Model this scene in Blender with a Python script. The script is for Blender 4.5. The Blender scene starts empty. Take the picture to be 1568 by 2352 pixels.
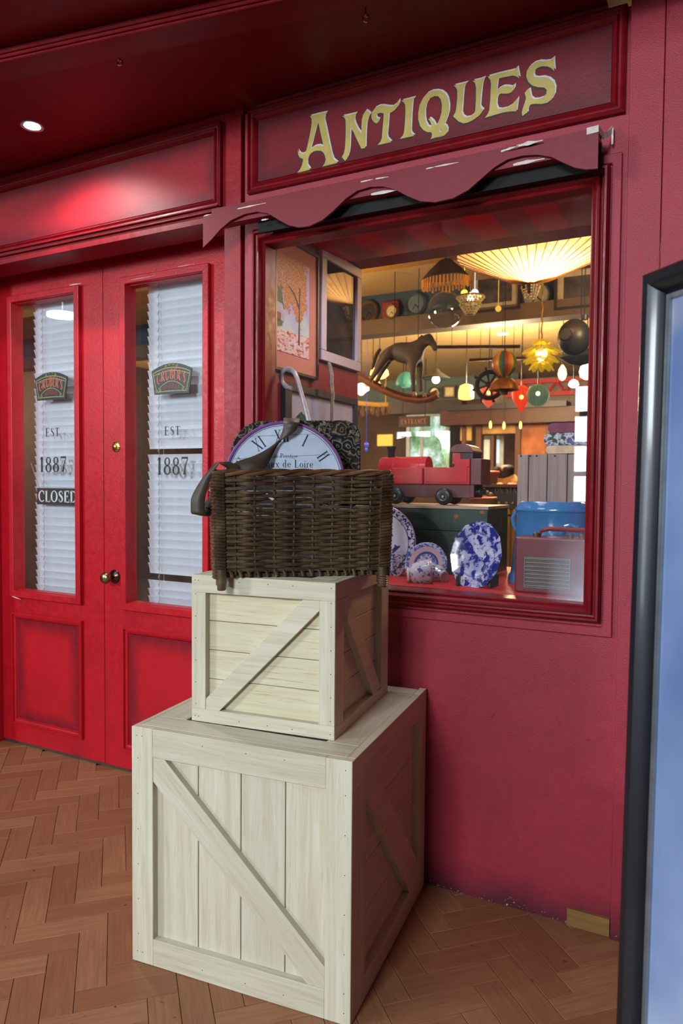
import bpy, bmesh, math, random
import numpy as np
from mathutils import Vector, Matrix, Euler
from mathutils.geometry import tessellate_polygon
random.seed(7)
PI = math.pi
SC = bpy.context.scene
COL = SC.collection

# ---------------------------------------------------------------- camera
FPX, CXP, CYP, HCAM = 1646.0, 784.0, 1176.0, 1.3
_p, _r, _y = .03956, -.00792, .48137
_d = np.array([-math.sin(_y)*math.cos(_p), math.cos(_y)*math.cos(_p), -math.sin(_p)])
_rt = np.array([math.cos(_y), math.sin(_y), 0.0]); _dn = np.cross(_d, _rt)
_c, _s = math.cos(_r), math.sin(_r)
RC = np.array([_c*_rt+_s*_dn, -_s*_rt+_c*_dn, _d])
cam = bpy.data.cameras.new('camera'); camo = bpy.data.objects.new('camera', cam); COL.objects.link(camo)
m = Matrix.Identity(4)
for i in range(3):
    m[i][0] = RC[0][i]; m[i][1] = -RC[1][i]; m[i][2] = -RC[2][i]
m.translation = (0, 0, HCAM)
camo.matrix_world = m
cam.sensor_fit = 'VERTICAL'; cam.sensor_height = 36; cam.sensor_width = 24; cam.lens = FPX*36/2352
cam.clip_start = .05; cam.clip_end = 60
cam.dof.use_dof = True; cam.dof.focus_distance = 1.95; cam.dof.aperture_fstop = 4.6
SC.camera = camo

# ---------------------------------------------------------------- world, lights, exposure
w = bpy.data.worlds.new('mall_ambient'); SC.world = w; w.use_nodes = True
bg = w.node_tree.nodes['Background']; bg.inputs[0].default_value = (.72, .84, 1, 1); bg.inputs[1].default_value = .14
SC.view_settings.view_transform = 'Standard'; SC.view_settings.look = 'None'
SC.view_settings.exposure = 0; SC.view_settings.gamma = 1; SC.view_settings.use_curve_mapping = False
SC.cycles.max_bounces = 8; SC.cycles.transparent_max_bounces = 16
SC.cycles.use_denoising = True

def light(name, kind, loc, power, col=(1, 1, 1), size=.1, aim=None, size_y=None, spot=None, blend=.5):
    l = bpy.data.lights.new(name, kind); l.energy = power; l.color = col
    if kind == 'AREA':
        l.size = size
        if size_y: l.shape = 'RECTANGLE'; l.size_y = size_y
    else: l.shadow_soft_size = size
    if kind == 'SPOT': l.spot_size = spot; l.spot_blend = blend
    o = bpy.data.objects.new(name, l); o.location = loc; COL.objects.link(o)
    if aim is not None:
        o.rotation_euler = (Vector(aim)-Vector(loc)).to_track_quat('-Z', 'Y').to_euler()
    return o
light('mall_lamp', 'AREA', (-.78, -5.0, 3.3), 330, (.86, .94, 1), 1.2, (-1.2, 2, 1))
light('mall_lamp', 'AREA', (-3.6, -2.8, 5.0), 50, (.88, .95, 1), 1.6, (-1.2, 2, .8))
light('mall_lamp', 'AREA', (-5.9, -3.6, 2.7), 190, (.88, .95, 1), .7, (-1.2, 2, 1))
light('soffit_spot', 'SPOT', (-2.30, 1.84, 2.62), 36, (1, .93, .9), .035, (-2.22, 2.05, 0), spot=2.5, blend=.6)
light('display_lamp', 'AREA', (-1.0, 2.45, 2.24), 7.5, (1, .93, .95), .5, (-.8, 2.5, 1), size_y=.3)
light('shop_lamp', 'POINT', (-.2, 4.0, 2.4), 50, (1, .66, .3), .15)
light('shop_lamp', 'POINT', (-2.6, 4.0, 2.2), 50, (1, .68, .34), .15)
light('shop_lamp', 'POINT', (-1.8, 6.6, 2.2), 210, (1, .74, .42), .2)
light('shop_lamp', 'POINT', (-4.9, 7.0, 2.3), 170, (1, .7, .36), .2)

# ---------------------------------------------------------------- geometry of the photograph
def ray(x, y): return RC.T @ np.array([x-CXP, y-CYP, FPX])
def P(x, y, ax='Y', v=2.16):
    d = ray(x, y); i = 'XYZ'.index(ax); o = np.array([0, 0, HCAM]); t = (v-o[i])/d[i]
    return Vector(o+t*d)
def mpp(p): return float(RC[2] @ (np.array(p)-np.array([0, 0, HCAM])))/FPX

# ---------------------------------------------------------------- object helpers
def tag(o, label=None, cat=None, group=None, kind=None):
    if label: o['label'] = label
    if cat: o['category'] = cat
    if group: o['group'] = group
    if kind: o['kind'] = kind
    return o
def empty(name, loc=(0, 0, 0), rz=0, **k):
    o = bpy.data.objects.new(name, None); COL.objects.link(o); o.location = loc; o.rotation_euler = (0, 0, rz)
    o.empty_display_size = .05
    return tag(o, **k)
def wloc(o):
    v = Vector((0, 0, 0))
    while o is not None: v += o.location; o = o.parent
    return v
class MB:
    def __init__(s): s.v = []; s.f = []; s.m = []; s.cm = 0
    def add(s, vs, fs):
        b = len(s.v); s.v += [tuple(x) for x in vs]; s.f += [tuple(b+i for i in f) for f in fs]; s.m += [s.cm]*len(fs)
        return s
    def box(s, x0, y0, z0, x1, y1, z1, M=None):
        vs = [Vector((x, y, z)) for z in (z0, z1) for x, y in ((x0, y0), (x1, y0), (x1, y1), (x0, y1))]
        if M is not None: vs = [M @ q for q in vs]
        return s.add(vs, [(3, 2, 1, 0), (4, 5, 6, 7), (0, 1, 5, 4), (1, 2, 6, 5), (2, 3, 7, 6), (3, 0, 4, 7)])
    def cbox(s, c, sx, sy, sz, M=None):
        return s.box(c[0]-sx/2, c[1]-sy/2, c[2]-sz/2, c[0]+sx/2, c[1]+sy/2, c[2]+sz/2, M)
    def prism(s, pts, ex):
        # pts: planar 3D loop; ex: extrusion vector
        n = len(pts); ex = Vector(ex); a = [Vector(p) for p in pts]; b = [p+ex for p in a]
        tr = tessellate_polygon([a])
        fs = [tuple(t) for t in tr]+[tuple(n+i for i in reversed(t)) for t in tr]
        fs += [(i, (i+1) % n, n+(i+1) % n, n+i) for i in range(n)]
        return s.add(a+b, fs)
    def flat(s, loops):
        L = [[Vector(p) for p in l] for l in loops]; a = [p for l in L for p in l]
        return s.add(a, [tuple(t) for t in tessellate_polygon(L)])
    def tube(s, path, r, n=8, caps=True, closed=False, squash=None):
        path = [Vector(p) for p in path]; N = len(path); rr = r if isinstance(r, (list, tuple)) else [r]*N
        up = Vector((0, 0, 1)); rings = []; prev = None
        for i, p in enumerate(path):
            a = path[(i-1) % N] if (closed or i > 0) else path[0]
            b = path[(i+1) % N] if (closed or i < N-1) else path[-1]
            t = (b-a).normalized() if (b-a).length > 1e-9 else Vector((0, 0, 1))
            if prev is None:
                u = t.cross(up)
                if u.length < .1: u = t.cross(Vector((1, 0, 0)))
            else: u = prev-t*prev.dot(t)
            u.normalize(); prev = u; v = t.cross(u)
            rings.append([p+(u*math.cos(2*PI*k/n)+v*math.sin(2*PI*k/n))*rr[i] for k in range(n)])
        vs = [q for rg in rings for q in rg]; fs = []
        for i in range(N if closed else N-1):
            j = (i+1) % N
            for k in range(n): fs.append((i*n+k, i*n+(k+1) % n, j*n+(k+1) % n, j*n+k))
        if caps and not closed: fs += [tuple(range(n))[::-1], tuple((N-1)*n+k for k in range(n))]
        return s.add(vs, fs)
    def lathe(s, prof, c=(0, 0, 0), n=24, M=None, sx=1, sy=1, mod=None):
        # prof: (radius, z); axis Z, then matrix M
        vs = []; c = Vector(c)
        for r, z in prof:
            for k in range(n):
                a = 2*PI*k/n; q = r*(mod(a) if mod else 1)
                p = Vector((q*math.cos(a)*sx, q*math.sin(a)*sy, z))
                if M is not None: p = M @ p
                vs.append(p+c)
        fs = []
        for i in range(len(prof)-1):
            for k in range(n): fs.append((i*n+k, i*n+(k+1) % n, (i+1)*n+(k+1) % n, (i+1)*n+k))
        if prof[0][0] > 1e-6: fs.append(tuple(range(n))[::-1])
        if prof[-1][0] > 1e-6: fs.append(tuple((len(prof)-1)*n+k for k in range(n)))
        return s.add(vs, fs)
    def frame(s, x0, z0, x1, z1, Y, prof):
        # mitred moulding round a rectangle in XZ: prof (inward offset, proud towards -Y)
        vs = []; n = len(prof)
        for o, d in prof:
            for x, z in ((x0+o, z0+o), (x1-o, z0+o), (x1-o, z1-o), (x0+o, z1-o)): vs.append((x, Y-d, z))
        fs = [(i*4+k, i*4+(k+1) % 4, (i+1)*4+(k+1) % 4, (i+1)*4+k) for i in range(n-1) for k in range(4)]
        return s.add(vs, fs)
    def ribbon(s, pts, wdir, th=.002):
        # pts: centre path, wdir: list of half-width vectors
        n = len(pts); vs = []
        for i, p in enumerate(pts):
            p = Vector(p); w_ = Vector(wdir[i]); a = Vector(pts[max(i-1, 0)]); b = Vector(pts[min(i+1, n-1)])
            nn = (b-a).cross(w_); nn = nn.normalized()*th/2 if nn.length > 1e-9 else Vector((0, 0, th/2))
            vs += [p-w_+nn, p+w_+nn, p+w_-nn, p-w_-nn]
        fs = [(i*4+k, i*4+(k+1) % 4, i*4+4+(k+1) % 4, i*4+4+k) for i in range(n-1) for k in range(4)]
        fs += [(3, 2, 1, 0), (n*4-4, n*4-3, n*4-2, n*4-1)]
        return s.add(vs, fs)
    def build(s, name, mat, parent=None, smooth=False, bevel=0, org=None, label=None, cat=None, group=None, kind=None, seg=1):
        # vertices are given in the frame of `org` (default: the world, less the parent's location)
        if org is None: org = wloc(parent) if parent is not None else Vector((0, 0, 0))
        org = Vector(org); vs = [Vector(v)-org for v in s.v]
        base = Vector((0, 0, 0))
        me = bpy.data.meshes.new(name)
        if parent is None or True:
            lo = Vector([min(v[i] for v in vs) for i in range(3)]); hi = Vector([max(v[i] for v in vs) for i in range(3)])
            base = (lo+hi)/2
            if parent is None: base.z = lo.z
            vs = [v-base for v in vs]
        me.from_pydata([tuple(v) for v in vs], [], s.f)
        ms = mat if isinstance(mat, (list, tuple)) else [mat]
        for q in ms: me.materials.append(q)
        if len(ms) > 1: me.polygons.foreach_set('material_index', s.m)
        bm = bmesh.new(); bm.from_mesh(me); bmesh.ops.recalc_face_normals(bm, faces=bm.faces)
        bm.to_mesh(me); bm.free()
        if smooth:
            me.polygons.foreach_set('use_smooth', [True]*len(me.polygons))
            if smooth != 'all':
                try: me.set_sharp_from_angle(angle=math.radians(smooth if smooth is not True else 40))
                except Exception: pass
        o = bpy.data.objects.new(name, me); COL.objects.link(o); o.location = base
        if parent is not None: o.parent = parent
        if bevel:
            b = o.modifiers.new('bevel', 'BEVEL'); b.width = bevel; b.segments = seg; b.limit_method = 'ANGLE'; b.angle_limit = .6
        return tag(o, label, cat, group, kind)
def copy_tree(o, parent=None):
    c = o.copy(); COL.objects.link(c); c.parent = parent
    for ch in list(o.children): copy_tree(ch, c)
    return c
LOC0 = (0, 0, 0)

# ---------------------------------------------------------------- materials
def lin(c):
    return tuple(((x/255)/12.92 if x <= 10 else (((x/255)+.055)/1.055)**2.4) for x in c)+(1,)
class NT:
    def __init__(s, name):
        s.mat = bpy.data.materials.new(name); s.mat.use_nodes = True; s.t = s.mat.node_tree; s.n = s.t.nodes; s.l = s.t.links
        s.b = s.n['Principled BSDF']; s.out = s.n['Material Output']
    def N(s, t, **k):
        q = s.n.new(t)
        for a, b in k.items(): setattr(q, a, b)
        return q
    def L(s, a, b): s.l.new(a, b)
    def coord(s, sc=(1, 1, 1), kind='Object', loc=(0, 0, 0)):
        tc = s.N('ShaderNodeTexCoord'); mp = s.N('ShaderNodeMapping'); mp.inputs['Scale'].default_value = sc; mp.inputs['Location'].default_value = loc
        s.L(tc.outputs[kind], mp.inputs[0]); return mp.outputs[0]
    def noise(s, v, scale, detail=4, rough=.55, dist=0):
        q = s.N('ShaderNodeTexNoise'); q.inputs['Scale'].default_value = scale; q.inputs['Detail'].default_value = detail
        q.inputs['Roughness'].default_value = rough; q.inputs['Distortion'].default_value = dist
        if v is not None: s.L(v, q.inputs['Vector'])
        return q.outputs['Fac']
    def ramp(s, v, stops, interp='LINEAR'):
        q = s.N('ShaderNodeValToRGB'); q.color_ramp.interpolation = interp; e = q.color_ramp.elements
        while len(e) < len(stops): e.new(.5)
        for i, (p, c) in enumerate(stops): e[i].position = p; e[i].color = c if len(c) == 4 else tuple(c)+(1,)
        s.L(v, q.inputs[0]); return q.outputs[0]
    def mix(s, f, a, b, mode='MIX'):
        q = s.N('ShaderNodeMix'); q.data_type = 'RGBA'; q.blend_type = mode
        for val, i in ((f, 0), (a, 6), (b, 7)):
            if isinstance(val, (int, float)): q.inputs[i].default_value = val
            elif isinstance(val, tuple): q.inputs[i].default_value = val
            else: s.L(val, q.inputs[i])
        return q.outputs[2]
    def math(s, op, a, b=None, c=None):
        q = s.N('ShaderNodeMath'); q.operation = op
        for i, val in enumerate((a, b, c)):
            if val is None: continue
            if isinstance(val, (int, float)): q.inputs[i].default_value = val
            else: s.L(val, q.inputs[i])
        return q.outputs[0]
    def bump(s, h, strength=.3, dist=.01):
        q = s.N('ShaderNodeBump'); q.inputs['Strength'].default_value = strength; q.inputs['Distance'].default_value = dist
        s.L(h, q.inputs['Height']); s.L(q.outputs[0], s.b.inputs['Normal'])
    def set(s, rough=.5, metal=0, spec=.5, col=None, coat=0, emit=None, es=0, alpha=None, trans=None):
        s.b.inputs['Roughness'].default_value = rough; s.b.inputs['Metallic'].default_value = metal
        s.b.inputs['Specular IOR Level'].default_value = spec
        if coat: s.b.inputs['Coat Weight'].default_value = coat; s.b.inputs['Coat Roughness'].default_value = .12
        if col is not None:
            if isinstance(col, tuple): s.b.inputs['Base Color'].default_value = col
            else: s.L(col, s.b.inputs['Base Color'])
        if emit is not None:
            if isinstance(emit, tuple): s.b.inputs['Emission Color'].default_value = emit
            else: s.L(emit, s.b.inputs['Emission Color'])
            s.b.inputs['Emission Strength'].default_value = es
        if trans: s.b.inputs['Transmission Weight'].default_value = trans
        return s.mat
def plain(name, c, rough=.5, metal=0, spec=.5, var=.12, sc=25, bump=0, bs=200, coat=0, emit=0):
    t = NT(name); v = t.coord(); L = lin(c); d = tuple(x*(1-var) for x in L[:3])+(1,); h = tuple(min(1, x*(1+var)) for x in L[:3])+(1,)
    col = t.ramp(t.noise(v, sc), [(.35, d), (.65, h)])
    if bump: t.bump(t.noise(v, bs, 3), bump, .002)
    return t.set(rough, metal, spec, col, coat, emit=lin(c) if emit else None, es=emit)
def redpaint(name, c, rough=.38, bumpst=.12, bscale=90, stain=.35, dark=(60, 12, 18), spec=.32, sc=3.2, base_stain=False, pits=False):
    t = NT(name); v = t.coord(); L = lin(c)
    n1 = t.noise(v, sc, 5, .6); n2 = t.noise(v, 38, 4)
    col = t.ramp(n2, [(.3, tuple(x*.92 for x in L[:3])), (.7, tuple(min(1, x*1.05) for x in L[:3]))])
    f = t.math('MULTIPLY', t.ramp(n1, [(.45, (0, 0, 0)), (.75, (1, 1, 1))]), stain)
    col = t.mix(f, col, lin(dark))
    if pits:
        n3 = t.noise(t.coord((1, 1, .45)), 55, 3, .7, .6)
        pf = t.ramp(n3, [(.66, (0, 0, 0)), (.70, (1, 1, 1))])
        col = t.mix(t.math('MULTIPLY', pf, .75), col, lin((140, 8, 22)))
    if base_stain:
        tc = t.N('ShaderNodeTexCoord'); sp = t.N('ShaderNodeSeparateXYZ'); gm = t.N('ShaderNodeNewGeometry'); t.L(gm.outputs['Position'], sp.inputs[0])
        z = t.math('ADD', sp.outputs[2], t.math('MULTIPLY', t.math('SUBTRACT', t.noise(v, 7, 5), .5), .14))
        col = t.mix(t.ramp(z, [(.01, (.8, .8, .8)), (.11, (0, 0, 0))]), col, lin((52, 26, 40)))
        fl = t.ramp(t.noise(v, 120, 3, .7), [(.62, (0, 0, 0)), (.66, (1, 1, 1))])
        zz = t.ramp(z, [(.0, (1, 1, 1)), (.03, (0, 0, 0))])
        col = t.mix(t.math('MULTIPLY', fl, zz), col, lin((205, 205, 215)))
    h = t.noise(v, bscale, 4, .6, .3)
    t.bump(h, bumpst, .004)
    r = t.ramp(n2, [(.3, (rough-.06,)*3), (.7, (rough+.08,)*3)]); t.L(r, t.b.inputs['Roughness'])
    mt = t.set(rough, 0, spec, col); t.L(r, t.b.inputs['Roughness']); return mt
def wood(name, c1, c2, axis='X', rough=.55, sc=1.0, bump=.15, knots=True, rnd=.12, dirt=(120, 100, 70), dirtf=.25):
    t = NT(name); st = {'X': (1.2, 22, 22), 'Y': (22, 1.2, 22), 'Z': (22, 22, 1.2)}[axis]
    tc = t.N('ShaderNodeTexCoord'); oi = t.N('ShaderNodeObjectInfo'); ad = t.N('ShaderNodeVectorMath'); ad.operation = 'ADD'
    cm = t.N('ShaderNodeCombineXYZ'); rr = t.math('MULTIPLY', oi.outputs['Random'], 37.0)
    for i in range(3): t.L(rr, cm.inputs[i])
    t.L(tc.outputs['Object'], ad.inputs[0]); t.L(cm.outputs[0], ad.inputs[1])
    mp = t.N('ShaderNodeMapping'); mp.inputs['Scale'].default_value = tuple(q*sc for q in st); t.L(ad.outputs[0], mp.inputs[0]); v = mp.outputs[0]
    n = t.noise(v, 2.2, 6, .6, .7); n2 = t.noise(v, 9, 4, .6)
    col = t.mix(t.ramp(n, [(.32, (0, 0, 0)), (.68, (1, 1, 1))]), lin(c1), lin(c2))
    col = t.mix(t.math('MULTIPLY', t.ramp(n2, [(.56, (0, 0, 0)), (.72, (1, 1, 1))]), dirtf), col, lin(dirt))
    br = t.math('ADD', t.math('MULTIPLY', oi.outputs['Random'], 2*rnd), 1-rnd)
    q = t.N('ShaderNodeVectorMath'); q.operation = 'SCALE'; t.L(col, q.inputs[0]); t.L(br, q.inputs['Scale'])
    t.bump(n2, bump, .002)
    return t.set(rough, 0, .35, q.outputs[0])
def glassmat(name, tint=(1, 1, 1, 1), haze=0.0, ior=1.45, gl=1.0, smear=False, rough=0.0):
    t = NT(name); t.n.remove(t.b)
    tr = t.N('ShaderNodeBsdfTransparent'); tr.inputs[0].default_value = tint
    g = t.N('ShaderNodeBsdfGlossy'); g.inputs['Roughness'].default_value = rough; g.inputs[0].default_value = (1, 1, 1, 1)
    fr = t.N('ShaderNodeFresnel'); fr.inputs[0].default_value = ior
    ge = t.N('ShaderNodeNewGeometry'); f = t.math('MINIMUM', t.math('MULTIPLY', t.math('MULTIPLY', fr.outputs[0], 1.8*gl), t.math('SUBTRACT', 1.0, ge.outputs['Backfacing'])), 1.0)
    mx = t.N('ShaderNodeMixShader'); t.L(f, mx.inputs[0]); t.L(tr.outputs[0], mx.inputs[1]); t.L(g.outputs[0], mx.inputs[2])
    last = mx.outputs[0]
    if haze or smear:
        df = t.N('ShaderNodeBsdfDiffuse'); df.inputs[0].default_value = (.8, .84, .95, 1)
        m2 = t.N('ShaderNodeMixShader'); v = t.coord((1, 1, .6))
        hz = t.math('MULTIPLY', t.ramp(t.noise(v, 3.0, 6, .6, 1.2), [(.42, (0, 0, 0)), (.75, (1, 1, 1))]), haze)
        hz = t.math('ADD', hz, haze*.35)
        if smear:
            tc = t.N('ShaderNodeTexCoord'); sp = t.N('ShaderNodeSeparateXYZ'); t.L(tc.outputs['Object'], sp.inputs[0])
            a = t.ramp(t.math('ADD', t.math('MULTIPLY', sp.outputs[0], 2.4), t.math('MULTIPLY', sp.outputs[2], -.9)), [(1.15, (0, 0, 0)), (1.9, (1, 1, 1))]) if False else \
                t.math('MULTIPLY', t.math('MAXIMUM', t.math('MULTIPLY', t.math('SUBTRACT', sp.outputs[0], .43), 7), 0), t.math('MAXIMUM', t.math('MULTIPLY', t.math('SUBTRACT', -.38, sp.outputs[2]), 4), 0))
            a = t.math('MULTIPLY', t.math('MINIMUM', a, 1.0), t.math('ADD', t.noise(v, 9, 5, .6, .5), .25))
            hz = t.math('MINIMUM', t.math('ADD', hz, t.math('MULTIPLY', a, .75)), .7)
        t.L(hz, m2.inputs[0]); t.L(last, m2.inputs[1]); t.L(df.outputs[0], m2.inputs[2]); last = m2.outputs[0]
    t.L(last, t.out.inputs[0]); return t.mat
def emis(name, c, s, tex=None):
    t = NT(name); t.n.remove(t.b); e = t.N('ShaderNodeEmission'); e.inputs[0].default_value = lin(c); e.inputs[1].default_value = s
    t.L(e.outputs[0], t.out.inputs[0]); return t.mat
def lampshade(name, c, s, rough=.5, stripes=0, c2=None, alpha=1):
    # a lit translucent shade: the lamp inside glows through it
    t = NT(name); v = t.coord()
    col = lin(c)
    if stripes:
        tc = t.N('ShaderNodeTexCoord'); sp = t.N('ShaderNodeSeparateXYZ'); t.L(tc.outputs['Object'], sp.inputs[0])
        an = t.math('ARCTAN2', sp.outputs[1], sp.outputs[0]); k = t.math('FRACT', t.math('MULTIPLY', an, stripes/(2*PI)))
        col = t.ramp(k, [(0, lin(c2 or c)), (.12, lin(c)), (.88, lin(c)), (1, lin(c2 or c))])
    m_ = t.set(rough, 0, .3, col, emit=col, es=s)
    t.b.inputs['Alpha'].default_value = alpha; return m_

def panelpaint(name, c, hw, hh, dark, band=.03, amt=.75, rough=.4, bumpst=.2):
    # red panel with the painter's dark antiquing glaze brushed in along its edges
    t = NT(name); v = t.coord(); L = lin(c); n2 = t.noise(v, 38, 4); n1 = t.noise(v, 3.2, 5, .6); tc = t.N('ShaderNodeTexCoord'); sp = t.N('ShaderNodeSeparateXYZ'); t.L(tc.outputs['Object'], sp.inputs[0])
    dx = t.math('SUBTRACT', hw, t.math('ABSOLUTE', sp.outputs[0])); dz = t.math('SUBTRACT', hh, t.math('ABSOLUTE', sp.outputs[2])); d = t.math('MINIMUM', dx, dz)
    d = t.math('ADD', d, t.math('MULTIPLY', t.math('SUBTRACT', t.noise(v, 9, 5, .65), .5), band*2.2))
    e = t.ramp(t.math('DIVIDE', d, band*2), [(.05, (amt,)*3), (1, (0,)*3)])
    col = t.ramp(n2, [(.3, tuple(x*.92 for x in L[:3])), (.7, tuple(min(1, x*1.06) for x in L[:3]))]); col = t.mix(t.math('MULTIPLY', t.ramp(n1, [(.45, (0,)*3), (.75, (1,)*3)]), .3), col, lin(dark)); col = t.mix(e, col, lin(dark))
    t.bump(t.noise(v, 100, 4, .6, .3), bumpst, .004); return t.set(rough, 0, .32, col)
RED = redpaint('red_gloss_paint', (158, 20, 34), .34, .10, 60, .35, (74, 12, 20))
REDW = redpaint('red_textured_paint', (160, 48, 64), .38, .35, 300, .3, (100, 34, 50), sc=1.8, base_stain=True, pits=True)
REDM = redpaint('red_moulding_paint', (122, 12, 24), .38, .08, 60, .45, (66, 8, 16), sc=7)
REDD = redpaint('red_door_paint', (180, 20, 34), .36, .22, 110, .42, (120, 12, 26), sc=4)
REDP = redpaint('red_panel_paint', (150, 20, 34), .42, .2, 90, .4, (96, 10, 22), sc=2.6)
REDS = redpaint('red_soffit_paint', (118, 6, 20), .42, .04, 30, .3, (90, 6, 16), sc=1.6)
REDV = redpaint('red_valance_paint', (122, 29, 42), .5, .05, 90, .15, (110, 34, 46), sc=5)
WHITE = plain('white_undercoat', (205, 196, 188), .6)
BLACK = plain('black_paint', (14, 13, 14), .5)
# ================================================================ FLOOR
def parquet_mat():
    t = NT('oak_parquet'); tc = t.N('ShaderNodeTexCoord'); oi = t.N('ShaderNodeObjectInfo'); ad = t.N('ShaderNodeVectorMath'); ad.operation = 'ADD'
    cm = t.N('ShaderNodeCombineXYZ'); rr = t.math('MULTIPLY', oi.outputs['Random'], 61.0)
    for i in range(3): t.L(rr, cm.inputs[i])
    t.L(tc.outputs['Object'], ad.inputs[0]); t.L(cm.outputs[0], ad.inputs[1])
    mp = t.N('ShaderNodeMapping'); mp.inputs['Scale'].default_value = (5, 75, 75); t.L(ad.outputs[0], mp.inputs[0])
    n = t.noise(mp.outputs[0], 1.6, 6, .65, .5); fl = t.noise(mp.outputs[0], 5, 5, .7)
    base = t.ramp(oi.outputs['Random'], [(0, lin((152, 99, 68))), (.35, lin((160, 107, 75))), (.7, lin((174, 122, 88))), (1, lin((152, 98, 66)))])
    col = t.mix(t.ramp(n, [(.3, (.0,)*3), (.7, (.55,)*3)]), base, lin((112, 70, 46)))
    col = t.mix(t.ramp(fl, [(.62, (0,)*3), (.72, (.6,)*3)]), col, lin((70, 42, 28)))
    gp = t.N('ShaderNodeNewGeometry'); big = t.noise(gp.outputs['Position'], 2.2, 5)
    col = t.mix(t.ramp(big, [(.5, (0,)*3), (.75, (.35,)*3)]), col, lin((92, 62, 42)))
    sp = t.noise(gp.outputs['Position'], 34, 3, .7)
    col = t.mix(t.ramp(sp, [(.69, (0,)*3), (.73, (.8,)*3)]), col, lin((50, 36, 28)))
    t.bump(fl, .12, .0015); return t.set(.46, 0, .4, col)
PARQ = parquet_mat()
fb = MB(); fb.box(-7, -6, -.06, 3.2, 10.5, -.006)
floor = fb.build('floor', plain('parquet_joint', (34, 22, 16), .8), kind='structure')
LB, WB = .2524, .0770
def block_mesh(l, w_):
    q = MB(); g = .0006; c = .0012; h = .02
    x, y = l/2-g, w_/2-g
    vs = [(-x, -y, -h), (x, -y, -h), (x, y, -h), (-x, y, -h), (-x, -y, -c), (x, -y, -c), (x, y, -c), (-x, y, -c),
          (-x+c, -y+c, 0), (x-c, -y+c, 0), (x-c, y-c, 0), (-x+c, y-c, 0)]
    q.add(vs, [(0, 1, 5, 4), (1, 2, 6, 5), (2, 3, 7, 6), (3, 0, 4, 7), (4, 5, 9, 8), (5, 6, 10, 9), (6, 7, 11, 10), (7, 4, 8, 11), (8, 9, 10, 11)])
    me = bpy.data.meshes.new('parquet_block'); me.from_pydata(q.v, [], q.f); me.materials.append(PARQ); return me, q
bme, bq = block_mesh(LB, WB)
blocks = []
for mI in range(-12, 13):
    for kI in range(-60, 61):
        u0 = .7056+kI*WB+mI*(LB+WB); v0 = 1.624+kI*WB+mI*(WB-LB)
        for (uc, vc, ang) in ((u0+LB/2, v0+WB/2, PI/4), (u0+LB+WB/2, v0+WB-LB/2, 3*PI/4)):
            x, y = (uc-vc)/math.sqrt(2), (uc+vc)/math.sqrt(2)
            if not (-4.3 < x < 1.2 and -.6 < y < 2.45): continue
            q = RC @ np.array([x, y, -HCAM]); vis = False; dist = q[2]
            if q[2] > .3:
                px, py = CXP+FPX*q[0]/q[2], CYP+FPX*q[1]/q[2]
                vis = -70 < px < 1620 and 1600 < py < 2470 and y < (2.2 if x > -1.6 else 2.42)
                if vis and -1.33 < x < -.79 and 1.5 < y < 2.1: vis = False
                if vis and 1470 < px and py > 1000: vis = False
            blocks.append((0 if vis else 1, dist, x, y, ang))
blocks.sort()
print('blocks visible', sum(1 for b in blocks if b[0] == 0), len(blocks))
rest = MB()
for i, (nv, dist, x, y, ang) in enumerate(blocks):
    dz = random.uniform(-.0008, .0002)
    if i < 300:
        o = bpy.data.objects.new('parquet_block', bme); COL.objects.link(o); o.parent = floor
        o.location = Vector((x, y, dz))-floor.location; o.rotation_euler = (0, 0, ang+(PI if random.random() < .5 else 0))
    else:
        M_ = Matrix.Translation((x, y, dz)) @ Matrix.Rotation(ang, 4, 'Z')
        rest.add([M_ @ Vector(q) for q in bq.v], bq.f)
rest.build('parquet_blocks', PARQ, floor, kind='stuff')

# ================================================================ WALLS, CEILING
YW, YD, ZS = 2.16, 2.36, 2.642
XL, XR = -1.515, -.243          # sign panel
GX0, GX1, GZ0, GZ1 = -1.437, -.332, .966, 2.148   # glass opening
wf = MB()
# front wall of the shop window: opening left free
wf.box(XL-.015, YW, 0, GX0-.042, YW+.07, 2.62); wf.box(GX1+.03, YW, 0, -.20, YW+.07, 2.62)
wf.box(GX0-.042, YW, 0, GX1+.03, YW+.07, GZ0-.058); wf.box(GX0-.042, YW, GZ1+.045, GX1+.03, YW+.07, 2.66)
wall_window = wf.build('wall_window', REDW, kind='structure')
tb = MB(); tb.frame(XL+.004, 2.330, XR-.006, 2.622, YW, [(0, 0), (.001, .016), (.008, .021), (.014, .013), (.02, .012), (.026, .018), (.032, .013), (.038, .004), (.042, 0)])
tb.build('panel_moulding', REDM, wall_window, smooth=30)
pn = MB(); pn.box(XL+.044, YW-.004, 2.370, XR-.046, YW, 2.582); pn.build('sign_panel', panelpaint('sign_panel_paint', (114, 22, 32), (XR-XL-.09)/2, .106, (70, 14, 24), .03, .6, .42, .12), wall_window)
# pilaster between door and window
pb = MB(); pb.box(-1.623, YW, 0, -1.548, YD+.06, 2.70); trim1 = pb.build('trim_1', REDP, kind='structure', bevel=.002)
pb = MB(); pb.box(-1.548, YW+.035, 0, -1.53, YD, 2.70); pb.build('trim_2', REDM, kind='structure')
# right pilaster and boarding beyond the window
pr = MB(); pr.box(-.2385, YW-.022, -.0, -.152, YW+.1, 3.0); pr.build('trim_3', REDW, kind='structure', bevel=.0015)
pr = MB(); pr.box(-.1505, YW-.022, 0, .9, YW+.1, 3.0); pr.build('wall_right', REDW, kind='structure', bevel=.0015)
kb = MB(); kb.box(-.36, YW-.014, 0, -.241, YW, .052); kb.build('baseboard_window', wood('skirting_oak', (150, 112, 62), (122, 86, 46)), kind='structure', bevel=.001)
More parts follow.
